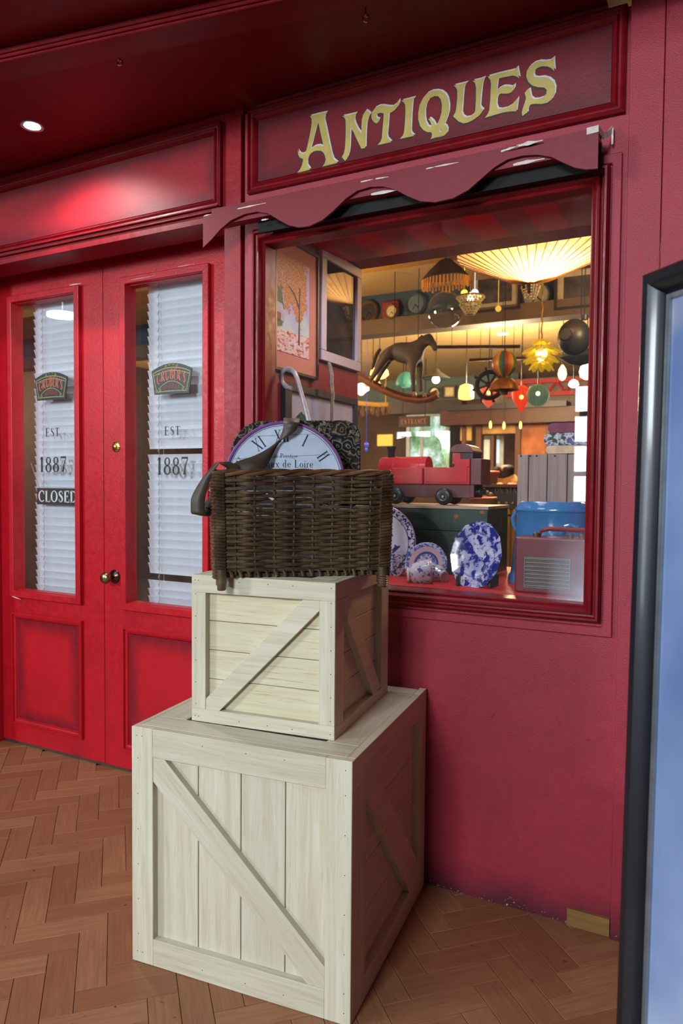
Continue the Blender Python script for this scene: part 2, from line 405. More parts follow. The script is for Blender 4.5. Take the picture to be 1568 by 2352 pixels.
# window casing: flat boards round the frame
cs = MB(); Z0c, Z1c = .868, 2.225
cs.frame(GX0-.075, Z0c, GX1+.078, Z1c, YW, [(0, 0), (0, .012), (.026, .012), (.028, 0)])
cs.build('casing', REDW, wall_window, bevel=.002)

# window_1 : moulded frame and pane
win = empty('window_1', (-.885, YW, .93)); tag(win, kind='structure')
PR = [(0, 0), (0, .022), (.006, .030), (.012, .030), (.016, .020), (.021, .018), (.025, .026), (.031, .028), (.035, .016), (.040, .010), (.044, .012), (.048, .008), (.05, -.055)]
fr = MB(); fr.frame(GX0-.047, GZ0-.058, GX1+.047, GZ1+.046, YW, PR); fr.build('window_frame', REDM, win, smooth=30)
gl = MB(); gl.box(GX0-.001, YW+.035, GZ0-.02, GX1+.01, YW+.041, GZ1+.01)
gl.build('glass_pane', glassmat('shop_glass', haze=.009, smear=True), win)

# door bay: head wall, frieze panel, soffit
hd = MB(); hd.box(-3.9, YW, 2.300, -1.623, YW+.05, 2.70); hd.box(-3.9, YW+.05, 2.36, -1.623, YD+.06, 2.70)
header = hd.build('wall_door', REDP, kind='structure')
hm = MB(); hm.frame(-4.3, 2.304, -1.627, 2.612, YW, [(0, 0), (0, .018), (.007, .023), (.013, .014), (.019, .013), (.025, .020), (.031, .016), (.036, .005), (.040, 0)])
hm.build('panel_moulding', REDM, header, smooth=30)
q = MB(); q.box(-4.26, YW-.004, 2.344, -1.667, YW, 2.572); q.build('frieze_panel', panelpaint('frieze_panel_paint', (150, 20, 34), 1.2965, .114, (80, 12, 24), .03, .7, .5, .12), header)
lp = MB()
for z0, z1, d in ((2.300, 2.306, .040), (2.286, 2.300, .030), (2.276, 2.286, .018), (2.252, 2.276, .024)): lp.box(-3.9, YW-d, z0, -1.623, YW+.11, z1)
lp.build('head_moulding', REDM, header, bevel=.002)
lw = MB(); lw.box(-3.9, YW, 0, -3.135, YD+.06, 2.30); lw.build('wall_left', REDD, kind='structure')
wd = MB(); wd.box(-1.74, YD-.005, 0, -1.62, YD+.05, 2.36); wd.build('trim_4', REDD, kind='structure')
sf = MB(); sf.box(-4.6, 1.3, ZS, 1.4, YW+.06, ZS+.03); soffit = sf.build('ceiling', REDS, kind='structure')
# fascia beam, not quite parallel to the shop front
def beamp(t, off): # along the beam's outer lower edge
    a = Vector((-2.014, 1.531, 0)); b = Vector((-1.095, 1.683, 0)); d = (b-a).normalized(); n = Vector((-d.y, d.x, 0))
    return a+d*t+n*off
def beam(z0, z1, o0, o1, q):
    pts = [beamp(-3.2, o0), beamp(3.6, o0), beamp(3.6, o1), beamp(-3.2, o1)]
    q.prism([(p.x, p.y, z0) for p in pts], (0, 0, z1-z0))
q = MB(); beam(2.60, 3.4, .0, .085, q); fascia = q.build('wall_fascia', redpaint('red_fascia_paint', (124, 24, 34), .4, .08, 60, .5, (70, 20, 26)), kind='structure')
q = MB()
for z0, z1, o in ((2.596, 2.604, -.014), (2.604, 2.612, -.02), (2.612, 2.62, -.012), (2.62, 2.63, -.016), (2.63, 2.642, -.006)): beam(z0, z1, o, .02, q)
q.build('fascia_moulding', REDM, fascia, bevel=.002)
q = MB(); beam(2.612, 2.642, .085, .098, q); beam(2.630, 2.642, .098, .112, q); q.build('inner_bead', REDS, fascia, bevel=.003)

# ---- behind the camera: unseen walls and ceiling added to cut ambient light, and the windows that mirror in the panes
MW = plain('dark_shell_plaster', (38, 37, 38), .8); 
q = MB(); q.box(-7.1, -6.2, 0, -7.0, 3.2, 5.6); q.build('wall_added_left', MW, kind='structure')
q = MB(); q.box(1.0, -2.2, 0, 1.1, 2.2, 5.6); q.build('wall_blocker_right', redpaint('blocker_dark_paint', (44, 22, 20)), kind='structure')  # unseen dark wall, added to keep fill light off the crates' right faces
q = MB(); q.box(-7.0, -6.3, 0, 3.2, -6.2, 5.6); q.build('wall_added_back', MW, kind='structure')
q = MB(); q.box(-7.1, -6.3, 5.6, 3.2, 1.45, 5.7); q.build('ceiling_added', MW, kind='structure')  # unseen, added overhead to keep ambient light off the crate tops

# ================================================================ SHOP FRONT DOORS
def door(name, x0, x1, gx0, gx1, knobside, paint):
    root = empty(name, ((x0+x1)/2, YD, 0)); tag(root, kind='structure')
    y0, y1 = YD, YD+.045; fz0, fz1 = .735, 2.185
    q = MB(); q.box(x0, y0, .018, gx0+.03, y1, 2.34); q.box(gx1-.03, y0, .018, x1, y1, 2.34)
    q.box(gx0+.03, y0, 2.15, gx1-.03, y1, 2.34); q.box(gx0+.03, y0, .018, gx1-.03, y1, .77); q.build('leaf', paint, root)
    q = MB(); q.frame(gx0, fz0, gx1, fz1, y0, [(0, 0), (0, .020), (.003, .022), (.028, .022), (.031, .020), (.033, -.045)]); q.build('window_frame', paint, root, bevel=.0008)
    q = MB(); q.frame(gx0+.002, .104, gx1-.002, .660, y0, [(0, 0), (0, .012), (.004, .017), (.009, .017), (.012, .008), (.018, .007), (.022, .012), (.026, .010), (.030, .002), (.033, 0)])
    q.build('panel_moulding', paint, root, smooth=30)
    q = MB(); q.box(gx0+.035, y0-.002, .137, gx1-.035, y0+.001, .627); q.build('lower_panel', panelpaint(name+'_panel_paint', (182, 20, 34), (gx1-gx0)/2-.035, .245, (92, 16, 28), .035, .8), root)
    q = MB(); q.box(gx0+.03, YD+.030, fz0+.03, gx1-.03, YD+.034, fz1-.03); q.build('glass_pane', DGL, root)
    return root
DGL = glassmat('door_glass', haze=.01, gl=1.0)
d1 = door('door_1', -3.130, -2.4395, -3.050, -2.568, 1, REDD)
d2 = door('door_2', -2.4355, -1.742, -2.319, -1.836, 0, REDD)
q = MB(); q.box(-3.13, YD+.01, .0, -1.742, YD+.05, .012); q.build('trim_5', plain('threshold', (70, 50, 40), .6), kind='structure')
# door knob: round rose, neck, ball
METAL = plain('brushed_brass', (150, 138, 104), .3, 1, var=.05)
DM = plain('dark_bronze', (88, 70, 60), .28, 1, var=.1)
kc = Vector((-2.372, YD, .877)); MK = Matrix.Rotation(PI/2, 4, 'X')
kn = empty('door_knob', kc); kn.parent = d2; kn.location = kc-d2.location
q = MB(); q.lathe([(.0, 0), (.030, 0), (.031, .004), (.027, .009), (.015, .013), (.010, .018), (.009, .034)], kc, 28, MK); q.build('rose', DM, kn, True, org=kc)
q = MB(); q.lathe([(.009, .030), (.013, .036), (.022, .042), (.026, .052), (.0255, .060), (.021, .068), (.012, .072), (0, .073)], kc, 28, MK); q.build('knob', METAL, kn, True, org=kc)
rc = Vector((-2.360, YD, 1.455)); BR = plain('polished_brass', (200, 176, 100), .25, 1, var=.06)
q = MB(); q.lathe([(0, 0), (.021, 0), (.023, .003), (.018, .007), (.012, .008), (.010, .012), (.004, .014), (0, .014)], rc, 48, MK, mod=lambda a: 1+.05*math.cos(12*a))
q.build('lock_rosette', BR, d2, True, label='scalloped brass lock rosette')

# ---------------------------------------------------------------- venetian blinds
SLAT = plain('blind_slat_white', (200, 208, 218), .45, var=.04); CORD = plain('blind_cord', (150, 150, 156), .7)
def blind(x0, x1, label, gaps):
    Y = YD+.088; root = empty('venetian_blind', ((x0+x1)/2, Y, .74)); tag(root, label, 'blind')
    pitch = .0372; z = .765; i = 0; w_ = .050; t_ = math.radians(74); first = None
    me = None
    q = MB(); n = 5
    for s_ in range(n):
        pass
    # one slat, gently cambered
    prof = [((-.5+k/4)*w_, .0026*(1-((k-2)/2)**2)) for k in range(5)]
    vs = []
    for x in (x0, x1):
        for sgn in (0, 1):
            for a, b in prof:
                b2 = b-(.0016 if sgn else 0)
                vs.append((x, a*math.cos(t_)+b2*math.sin(t_), -a*math.sin(t_)+b2*math.cos(t_)))
    fs = []
    for k in range(4): fs += [(k, k+1, 11+k, 10+k), (5+k+1, 5+k, 15+k, 15+k+1)]
    fs += [(0, 10, 15, 5), (4, 9, 19, 14), (0, 5, 6, 1), (1, 6, 7, 2), (2, 7, 8, 3), (3, 8, 9, 4), (10, 11, 16, 15), (11, 12, 17, 16), (12, 13, 18, 17), (13, 14, 19, 18)]
    me = bpy.data.meshes.new('slat'); me.from_pydata(vs, [], fs); me.materials.append(SLAT)
    while z < 2.20:
        if not any(a < z < b for a, b in gaps):
            o = bpy.data.objects.new('slat', me); COL.objects.link(o); o.parent = root
            o.location = (-(x0+x1)/2, random.uniform(-.0006, .0006), z-.74); o.rotation_euler = (random.uniform(-.02, .02), random.uniform(-.0012, .0012), 0)
        z += pitch
    for xc in (x0+.075, x1-.03):
        for dy in (-.012, .012):
            q = MB(); q.tube([(xc+dy*.2, Y+dy-.003, .75), (xc+dy*.2, Y+dy-.003, 2.22)], .0011, 5); q.build('ladder_cord', CORD, root)
        q = MB()
        for k in range(38): zz = .768+k*pitch; q.tube([(xc, Y-.026, zz-.004), (xc+.003, Y-.0215, zz+.012)], .0013, 4)
        q.build('cord_knots', CORD, root, kind='stuff')
    q = MB(); q.box(x0, Y-.02, 2.215, x1, Y+.03, 2.25); q.build('head_rail', SLAT, root)
    return root
blind(-2.985, -2.555, 'white venetian blind closed behind the left door window', [])
blind(-2.252, -1.80, 'white venetian blind with open gaps behind the right door window', [(1.42, 1.45), (.86, .89)])

# ================================================================ LETTERING
T_, t_ = .17, .06
def arc(cx, cy, rx, ry, a0, a1, wv=T_, wh=t_, n=14):
    out = []
    for i in range(n+1):
        a = math.radians(a0+(a1-a0)*i/n); out.append((cx+rx*math.cos(a), cy+ry*math.sin(a), wh+(wv-wh)*math.cos(a)**2))
    return out
def ln(x0, y0, x1, y1, w_, w2=None): return [(x0, y0, w_), (x1, y1, w2 or w_)]
def sf_(x, y, h=.14): return [(x-h, y, .045), (x+h, y, .045)]
FT = {
 'A': (.80, [ln(.12, .02, .40, .98, t_), ln(.38, .98, .66, .02, T_), ln(.2, .33, .56, .33, t_), sf_(.12, .02, .1), sf_(.66, .02)]),
 'B': (.74, [ln(.18, 0, .18, 1, T_), arc(.34, .76, .22, .22, 90, -90), arc(.36, .27, .28, .25, 90, -90), ln(.05, .98, .36, .98, t_), ln(.2, .53, .36, .53, t_), ln(.05, .02, .38, .02, t_)]),
 'C': (.78, [arc(.44, .5, .36, .48, 48, 312), ln(.70, .68, .70, .96, .05)]),
 'D': (.82, [ln(.18, 0, .18, 1, T_), arc(.34, .5, .40, .48, 90, -90), ln(.05, .98, .36, .98, t_), ln(.05, .02, .36, .02, t_)]),
 'E': (.70, [ln(.18, 0, .18, 1, T_), ln(.05, .98, .62, .98, t_), ln(.2, .52, .48, .52, t_), ln(.05, .02, .64, .02, t_), ln(.61, .98, .63, .74, .05, .02), ln(.63, .02, .66, .28, .05, .02), ln(.48, .40, .48, .64, .04)]),
 'F': (.66, [ln(.18, 0, .18, 1, T_), ln(.05, .98, .6, .98, t_), ln(.2, .52, .46, .52, t_), sf_(.18, .02), ln(.6, .98, .62, .74, .05, .02), ln(.46, .40, .46, .64, .04)]),
 'G': (.84, [arc(.44, .5, .36, .48, 48, 320), ln(.70, .70, .70, .96, .05), ln(.70, .06, .70, .42, T_), sf_(.70, .42, .13)]),
 'H': (.86, [ln(.2, 0, .2, 1, T_), ln(.66, 0, .66, 1, T_), ln(.2, .5, .66, .5, t_)]+[sf_(x, y) for x in (.2, .66) for y in (.02, .98)]),
 'I': (.38, [ln(.19, 0, .19, 1, T_), sf_(.19, .02), sf_(.19, .98)]),
 'K': (.82, [ln(.2, 0, .2, 1, T_), ln(.26, .45, .64, .96, t_), ln(.38, .58, .68, .03, T_)]+[sf_(.2, .02), sf_(.2, .98), sf_(.68, .02, .12), sf_(.64, .98, .1)]),
 'L': (.68, [ln(.18, 0, .18, 1, T_), sf_(.18, .98), ln(.05, .02, .62, .02, t_), ln(.61, .02, .64, .30, .05, .02)]),
 'N': (.88, [ln(.18, 0, .18, 1, t_), ln(.18, .98, .68, .02, T_), ln(.68, 0, .68, 1, t_), sf_(.18, .02, .12), sf_(.14, .98, .1), sf_(.68, .98, .12)]),
 'O': (.86, [arc(.43, .5, .34, .48, 0, 360, n=26)]),
 'P': (.70, [ln(.18, 0, .18, 1, T_), arc(.34, .73, .25, .25, 90, -90), ln(.05, .98, .36, .98, t_), ln(.2, .48, .36, .48, t_), sf_(.18, .02)]),
 'Q': (.86, [arc(.43, .5, .34, .48, 0, 360, n=26), [(.40, .12, .06), (.56, -.02, .12), (.78, -.16, .04)]]),
 'R': (.80, [ln(.18, 0, .18, 1, T_), arc(.34, .75, .24, .23, 90, -90), ln(.05, .98, .36, .98, t_), ln(.2, .52, .36, .52, t_), sf_(.18, .02), ln(.40, .5, .66, .03, T_), sf_(.70, .02, .08)]),
 'S': (.66, [[(.56, .72, .05), (.54, .84, .05), (.42, .96, .06), (.28, .95, .09), (.17, .84, .13), (.18, .70, .15), (.30, .58, .17), (.44, .46, .18), (.53, .32, .16), (.52, .17, .13), (.42, .05, .08), (.28, .03, .06), (.14, .12, .05), (.10, .28, .05)]]),
 'T': (.74, [ln(.37, 0, .37, 1, T_), ln(.06, .97, .68, .97, t_), ln(.07, .97, .05, .72, .05, .02), ln(.67, .97, .69, .72, .05, .02), sf_(.37, .02)]),
 'U': (.86, [ln(.2, .3, .2, 1, T_), arc(.43, .32, .235, .30, 180, 360), ln(.665, .3, .665, 1, t_), sf_(.2, .98), sf_(.665, .98, .11)]),
 'V': (.80, [ln(.14, .98, .40, .02, T_), ln(.40, .02, .66, .98, t_), sf_(.14, .98), sf_(.66, .98, .1)]),
 'X': (.82, [ln(.16, .98, .62, .02, T_), ln(.62, .98, .16, .02, t_), sf_(.16, .98, .13), sf_(.62, .98, .1), sf_(.16, .02, .1), sf_(.62, .02, .13)]),
 'Y': (.80, [ln(.14, .98, .40, .45, T_), ln(.40, .45, .66, .98, t_), ln(.4, 0, .4, .47, T_), sf_(.14, .98), sf_(.66, .98, .1), sf_(.4, .02)]),
 "'": (.24, [[(.12, 1.0, .14), (.13, .88, .12), (.07, .74, .02)]]),
 '1': (.50, [ln(.26, 0, .26, 1, T_), [(.10, .82, .03), (.26, .97, .09)], sf_(.26, .02)]),
 '8': (.60, [arc(.30, .75, .17, .22, 0, 360, .13, t_, 18), arc(.30, .26, .21, .25, 0, 360, T_, t_, 20)]),
 '7': (.58, [ln(.07, .96, .54, .96, .12), [(.53, .94, .06), (.36, .5, .10), (.26, 0, .17)], ln(.08, .96, .07, .74, .05, .02)]),
 'a': (.52, [arc(.22, .2, .14, .19, 90, 290, .12, .05), ln(.36, .02, .36, .48, .12), arc(.24, .46, .13, .13, 20, 150, .06, .06), ln(.36, .03, .46, .03, .05)]),
 'd': (.58, [arc(.24, .30, .17, .28, 40, 320, .13, .05, 16), ln(.40, .02, .40, 1.0, .12), ln(.30, .98, .40, .98, .05), ln(.4, .03, .5, .03, .05)]),
 'e': (.50, [arc(.26, .30, .18, .28, 10, 320, .13, .05, 18), ln(.1, .34, .43, .34, .05)]),
 'g': (.54, [arc(.24, .36, .14, .2, 0, 360, .1, .05, 16), arc(.25, -.10, .19, .14, 0, 360, .07, .06, 16), ln(.36, .52, .5, .56, .05)]),
 'i': (.28, [ln(.14, 0, .14, .58, .12), ln(.04, .57, .14, .57, .05), ln(.03, .02, .25, .02, .05), arc(.14, .82, .03, .03, 0, 360, .07, .07, 8)]),
 'o': (.54, [arc(.26, .30, .19, .28, 0, 360, .13, .05, 20)]),
 'r': (.42, [ln(.14, 0, .14, .58, .12), ln(.04, .57, .14, .57, .05), ln(.03, .02, .27, .02, .05), [(.16, .42, .05), (.26, .56, .06), (.37, .54, .09)]]),
 's': (.42, [[(.34, .46, .05), (.26, .57, .06), (.14, .52, .09), (.14, .40, .11), (.26, .30, .12), (.32, .16, .11), (.22, .03, .06), (.07, .10, .05)]]),
 't': (.36, [[(.16, .80, .04), (.16, .56, .12), (.16, .14, .12), (.22, .03, .07), (.33, .08, .04)], ln(.05, .57, .31, .57, .05)]),
 'u': (.60, [ln(.15, .16, .15, .58, .12), ln(.04, .57, .15, .57, .05), arc(.28, .18, .13, .15, 180, 330, .1, .06), ln(.42, .02, .42, .58, .12), ln(.32, .57, .42, .57, .05), ln(.42, .03, .53, .03, .05)]),
 'x': (.54, [ln(.10, .56, .42, .02, .12), ln(.42, .56, .10, .02, .05), sf_(.10, .57, .08), sf_(.42, .57, .08), sf_(.1, .02, .08), sf_(.42, .02, .08)]),
 'c': (.46, [arc(.26, .30, .18, .28, 50, 310, .13, .05, 16)]),
 'n': (.60, [ln(.14, 0, .14, .58, .12), ln(.04, .57, .14, .57, .05), sf_(.14, .02, .1), arc(.28, .40, .14, .18, 0, 160, .1, .06), ln(.42, 0, .42, .42, .12), sf_(.42, .02, .1)]),
}
def text_mb(s, fn, sx=1.0, gap=.06, bold=1.0, q=None):
    # fn maps (u, v) in cap heights to a point
    q = q or MB(); u = 0
    for ch in s:
        if ch == ' ': u += .4*sx; continue
        wd_, st = FT[ch]
        for S in st:
            vs = []
            for i, (x, y, w_) in enumerate(S):
                a = S[max(i-1, 0)]; b = S[min(i+1, len(S)-1)]; dx, dy = b[0]-a[0], b[1]-a[1]; L_ = math.hypot(dx, dy) or 1
                if len(S) > 4 and abs(S[0][0]-S[-1][0])+abs(S[0][1]-S[-1][1]) < 1e-6 and i in (0, len(S)-1):
                    a, b = S[-2], S[1]; dx, dy = b[0]-a[0], b[1]-a[1]; L_ = math.hypot(dx, dy)
                nx, ny = -dy/L_*w_*bold/2, dx/L_*w_*bold/2
                vs += [fn(u+(x+nx)*sx, y+ny), fn(u+(x-nx)*sx, y-ny)]
            q.add(vs, [(2*i, 2*i+1, 2*i+3, 2*i+2) for i in range(len(S)-1)])
        u += (wd_+gap)*sx
    return q, u
def text_w(s, sx=1.0, gap=.06): return sum((.4 if c == ' ' else FT[c][0]+gap) for c in s)*sx
def wall_text(s, xc, z, h, Y, wid, name, mat, parent, gap=.06, bold=1.0, **k):
    w0 = text_w(s, 1, gap)*h; sx = wid/w0
    q, _ = text_mb(s, lambda u, v: (xc-wid/2+u*h, Y, z+v*h), sx, gap, bold); return q.build(name, mat, parent, **k)
INK = plain('black_vinyl', (16, 16, 18), .5)
YG = YD+.0285
for (x0, x1, par) in ((-2.985, -2.58, d1), (-2.252, -1.85, d2)):
    pass
def gx(x, y): return P(x, y, 'Y', YG)
for (par, est, yr) in ((d1, ((105, 1003), (137, 982)), ((91, 1084), (153, 1048))), (d2, ((378, 1000), (414, 978)), ((360, 1090), (433, 1049)))):
    for s_, (a, b) in (('EST', est), ('1887', yr)):
        A = gx(*a); B = gx(*b)
        wall_text(s_, (A.x+B.x)/2, A.z, (B.z-A.z)*.98, YG, abs(B.x-A.x)*1.04, 'lettering', INK, par)
# arched fascia plaques stuck to the door glass
PLQ = plain('plaque_dark', (26, 34, 36), .45); GOLD = plain('plaque_gilt', (150, 150, 84), .5); CORAL = plain('plaque_coral', (176, 96, 74), .5); CORD2 = plain('plaque_rust', (140, 66, 60), .5)
def plaque(ctrL, ctrR, label):
    A = gx(*ctrL); B = gx(*ctrR); xc = (A.x+B.x)/2; W = (B.x-A.x)/2; z0 = A.z; H = .128; Y = YG-.0045
    root = empty('arched_plaque', (xc, Y, z0)); tag(root, label, 'sign', 'matching plaques on the door glass')
    def arcz(u, base, rise): return z0+base*H+rise*H*(1-u*u)
    def mp(u, v, dy=0): # u -1..1 , v 0..1 ; sides flare upwards
        top = .80+.22*(1-u*u); return Vector((xc+W*u*(.86+.14*v), Y-dy, z0+H*v*top))
    N_ = 20; out = [mp(-1+2*i/N_, 0) for i in range(N_+1)]+[mp(1-2*i/N_, 1) for i in range(N_+1)]
    q = MB(); q.prism([Vector((p.x, p.y, p.z)) for p in out], (0, .004, 0)); q.build('board', PLQ, root, org=root.location)
    q = MB()
    def line(pts, w_=.0015):
        for i in range(len(pts)-1):
            a, b = pts[i], pts[i+1]; d = (b-a).normalized(); n = Vector((-d.z, 0, d.x))*w_
            q.add([a+n, a-n, b-n, b+n], [(0, 1, 2, 3)])
    line([mp(-.93+1.86*i/16, .86, .0006) for i in range(17)]); line([mp(-.93+1.86*i/16, .76-.0, .0006) for i in range(17)], .0012)
    line([mp(-.8+1.6*i/12, .10, .0006) for i in range(13)]); line([mp(-.93, .86, .0006), mp(-.93, .76, .0006), mp(-.86, .2, .0006)]); line([mp(.93, .86, .0006), mp(.93, .76, .0006), mp(.86, .2, .0006)])
    line([mp(-.72+1.44*i/14, .20+.22*(1-(-1+2*i/14)**2), .0006) for i in range(15)], .0012)
    for sx in (-1, 1):
        for (cu, cv, r) in ((.86*sx, .13, .0065), (.10*sx, .97, .006), (.28*sx, .92, .005), (.64*sx, .16, .005)):
            c = mp(cu, cv, .0006); line([c+Vector((math.cos(a*.5)*r*(1-a*.04), 0, math.sin(a*.5)*r*(1-a*.04))) for a in range(14)], .0011)
    q.build('gilt_lining', GOLD, root, org=root.location)
    for s_, v0, hv, wd_, mt, rise, b in (("GRUBER'S", .40, .36, .78, CORAL, .12, 1.25), ('ANTIQUES', .14, .17, .46, CORD2, .10, 1.1)):
        tw = text_w(s_)
        f = lambda u, v: mp((u/tw*2-1)*wd_, v0+hv*v*(1-.0*abs(u))+rise*(1-(u/tw*2-1)**2)-rise*.4, .0007)
        qq, _ = text_mb(s_, f, 1, .06, b); qq.build('lettering', mt, root, org=root.location)
    return root
plaque((82, 921), (157, 918), "small black arched plaque reading GRUBER'S ANTIQUES on the left door glass")
plaque((350, 908), (442, 903), "small black arched plaque reading GRUBER'S ANTIQUES on the right door glass")
# CLOSED sign hung behind the left pane
A = P(86, 1158, 'Y', YD+.05); B = P(182, 1122, 'Y', YD+.05)
cs_ = empty('closed_sign', ((A.x+B.x)/2, YD+.05, A.z)); tag(cs_, 'black sign lettered CLOSED hanging in the left door window', 'sign')
Ax, Bx = A.x, A.x+.285
q = MB(); q.box(Ax, YD+.047, A.z, Bx, YD+.050, B.z); q.build('board', BLACK, cs_)
wall_text('CLOSED', (Ax+Bx)/2+.001, A.z+.013, (B.z-A.z)*.68, YD+.0462, .262, 'lettering', plain('sign_white', (205, 212, 205), .6), cs_, bold=1.15)
q = MB(); q.tube([(Ax+.015, YD+.052, B.z-.005), (Ax-.045, YD+.052, B.z+.12)], .0015, 5); q.build('cord', CORD, cs_)

# ---------------------------------------------------------------- ANTIQUES sign lettering (painted on the panel)
LT = {'A': (0, [[(255,720),(350,695),(445,675),(422,715),(415,760),(440,870),(475,1040),(500,1150),(520,1205),(567,1245),(480,1266),(395,1288),(420,1250),(432,1210),(425,1170),(405,1130),(380,1112),(340,1108),(300,1115),(265,1140),(235,1180),(222,1220),(224,1270),(258,1320),(185,1340),(112,1356),(140,1325),(165,1270),(178,1215),(172,1200),(140,1188),(122,1155),(118,1098),(128,1120),(145,1138),(172,1145),(200,1130),(215,1100),(240,990),(262,880),(275,790),(272,748)], [(343,770),(372,900),(408,1062),(360,1048),(310,1056),(262,1090),(300,940)]]),
 'N': (0, [[(618,722),(700,706),(780,685),(760,715),(752,760),(765,810),(795,870),(832,918),(833,840),(838,760),(855,700),(884,655),(910,670),(936,695),(908,740),(890,800),(882,900),(880,1000),(878,1075),(856,1084),(832,1085),(790,1000),(745,900),(710,848),(706,940),(702,1060),(695,1125),(680,1175),(652,1225),(632,1205),(612,1180),(635,1140),(648,1080),(655,960),(657,850),(655,770),(645,740)]]),
 'T': (0, [[(1035,745),(1025,775),(1008,806),(975,790),(950,755),(944,715),(955,670),(990,625),(1035,603),(1080,600),(1130,610),(1180,612),(1220,585),(1258,533),(1260,570),(1240,615),(1205,655),(1165,682),(1140,688),(1135,760),(1128,850),(1120,940),(1130,970),(1170,1012),(1090,1030),(1014,1047),(1045,1015),(1062,970),(1070,880),(1078,780),(1084,692),(1050,682),(1015,692),(998,715),(1002,740),(1020,750)]]),
 'I': (0, [[(1285,547),(1360,528),(1436,508),(1412,540),(1404,590),(1395,700),(1388,890),(1398,915),(1428,942),(1345,960),(1264,977),(1295,945),(1312,905),(1322,800),(1328,680),(1327,600),(1312,570)]]),
 'Q': (1, [[(205,405),(250,415),(290,445),(315,490),(328,560),(325,630),(305,700),(278,768),(300,785),(312,815),(305,855),(280,882),(240,896),(185,905),(132,922),(146,890),(148,865),(138,848),(100,848),(55,825),(20,780),(2,710),(2,640),(15,565),(50,490),(100,435),(150,410)], [(178,465),(215,468),(240,500),(253,560),(248,640),(228,710),(200,768),(185,775),(165,735),(130,702),(108,706),(128,735),(140,770),(138,795),(105,785),(82,745),(72,690),(72,620),(85,555),(125,490)], [(222,822),(240,820),(250,835),(240,850),(222,845)]]),
 'U': (1, [[(378,355),(450,338),(526,318),(500,345),(482,385),(472,500),(462,640),(475,675),(505,693),(550,685),(590,655),(605,620),(612,500),(614,380),(605,330),(578,305),(645,290),(706,268),(690,300),(678,340),(665,450),(655,570),(665,590),(690,612),(650,670),(590,715),(530,745),(480,755),(430,735),(370,680),(395,640),(405,590),(415,480),(415,400),(400,375)]]),
 'E': (1, [[(738,260),(850,228),(950,205),(1020,188),(1050,157),(1060,210),(1072,277),(1040,258),(1005,248),(900,268),(848,282),(840,310),(828,412),(855,385),(900,362),(950,360),(990,370),(1022,345),(1018,380),(995,420),(960,438),(920,440),(880,438),(848,455),(830,500),(828,560),(842,600),(880,605),(940,592),(985,565),(1022,525),(1058,480),(1050,550),(1040,627),(980,628),(900,640),(800,668),(706,697),(738,655),(755,610),(765,480),(772,340),(765,295)]]),
 'S': (1, [[(1435,55),(1438,130),(1442,202),(1410,170),(1370,152),(1310,150),(1260,170),(1228,205),(1220,240),(1235,265),(1270,270),(1330,262),(1390,280),(1430,315),(1450,370),(1445,440),(1415,500),(1370,535),(1310,550),(1250,548),(1200,552),(1168,578),(1155,620),(1157,642),(1132,655),(1105,677),(1097,645),(1108,595),(1128,540),(1142,485),(1128,430),(1152,408),(1177,390),(1185,430),(1195,478),(1225,500),(1270,498),(1325,478),(1358,440),(1362,400),(1335,375),(1270,372),(1210,355),(1165,315),(1145,260),(1150,205),(1180,150),(1230,112),(1290,95),(1345,98),(1390,92),(1415,75)]])}
def pix(set_, p): return (660+p[0]/4.9, 120+p[1]/4.9) if set_ == 0 else (960+p[0]/4.612, 120+p[1]/4.612)
GILT = plain('sign_gilt_paint', (178, 158, 82), .45, .0, .5, .14, 12); HIL = plain('sign_highlight_paint', (190, 188, 186), .5); SHD = plain('sign_shadow_paint', (38, 30, 30), .6)
sg = empty('sign_lettering', (-.885, YW, 2.38)); tag(sg, 'gold shaded ANTIQUES lettering on the red panel above the shop window', 'sign')
for ch in 'ANTIQUES':
    st, loops = LT[ch]; L3 = [[P(*pix(st, p), 'Y', YW-.0048) for p in lo] for lo in loops]
    def off(dx, dz, y): return [[Vector((p.x+dx, YW-y, p.z+dz)) for p in lo] for lo in L3]
    q = MB(); q.flat(off(0, 0, .0058)); lt = q.build('letter', GILT, sg)
    q = MB(); q.flat(off(.0042, .0042, .0053)); q.build('highlight', HIL, lt)
    q = MB(); q.flat(off(-.0038, -.0036, .0048)); q.build('shadow', SHD, lt)

# ================================================================ VALANCE (scalloped pelmet board)
YV = 2.045; 
def vz(x, y): return P(x, y, 'Y', YV)
tl = vz(466, 496); tr_ = vz(1374, 304); bl_ = vz(470, 568); brv = vz(1366, 387)
val = empty('scalloped_valance', ((tl.x+tr_.x)/2, YV, 2.1)); tag(val, 'dark red wooden valance with a wavy lower edge above the shop window', 'valance')
low = [(470,568),(487,548),(507,525),(530,506),(560,492),(590,486),(615,490),(640,505),(662,517),(685,522),(710,519),(740,505),(765,484),(795,455),(820,438),(850,429),(880,428),(905,434),(935,450),(965,462),(1000,464),(1040,455),(1075,436),(1105,410),(1135,384),(1165,366),(1200,357),(1235,355),(1265,360),(1290,372),(1320,385),(1345,389),(1366,388)]
def poly_v():
    pts = [Vector((tl.x, YV, tl.z)), Vector((tr_.x, YV, tr_.z))]
    pts += [vz(*p) for p in reversed(low)]; pts[2].x = tr_.x; pts[-1].x = tl.x; return pts
q = MB(); q.prism(poly_v(), (0, .008, 0)); q.build('scalloped_board', REDV, val)
q = MB(); q.box(tr_.x-.018, YV+.008, tr_.z-.006, tr_.x+.0, YW-.002, tr_.z); q.build('return_bracket', WHITE, val)
q = MB(); q.box(tl.x+.015, YV+.008, 2.150, tr_.x-.012, YW-.003, 2.158) if False else q.box(tl.x+.2, YV+.05, 2.165, tr_.x+.0, YV+.056, 2.262); q.build('dark_backing_board', plain('valance_back', (9, 8, 9), .8), val)
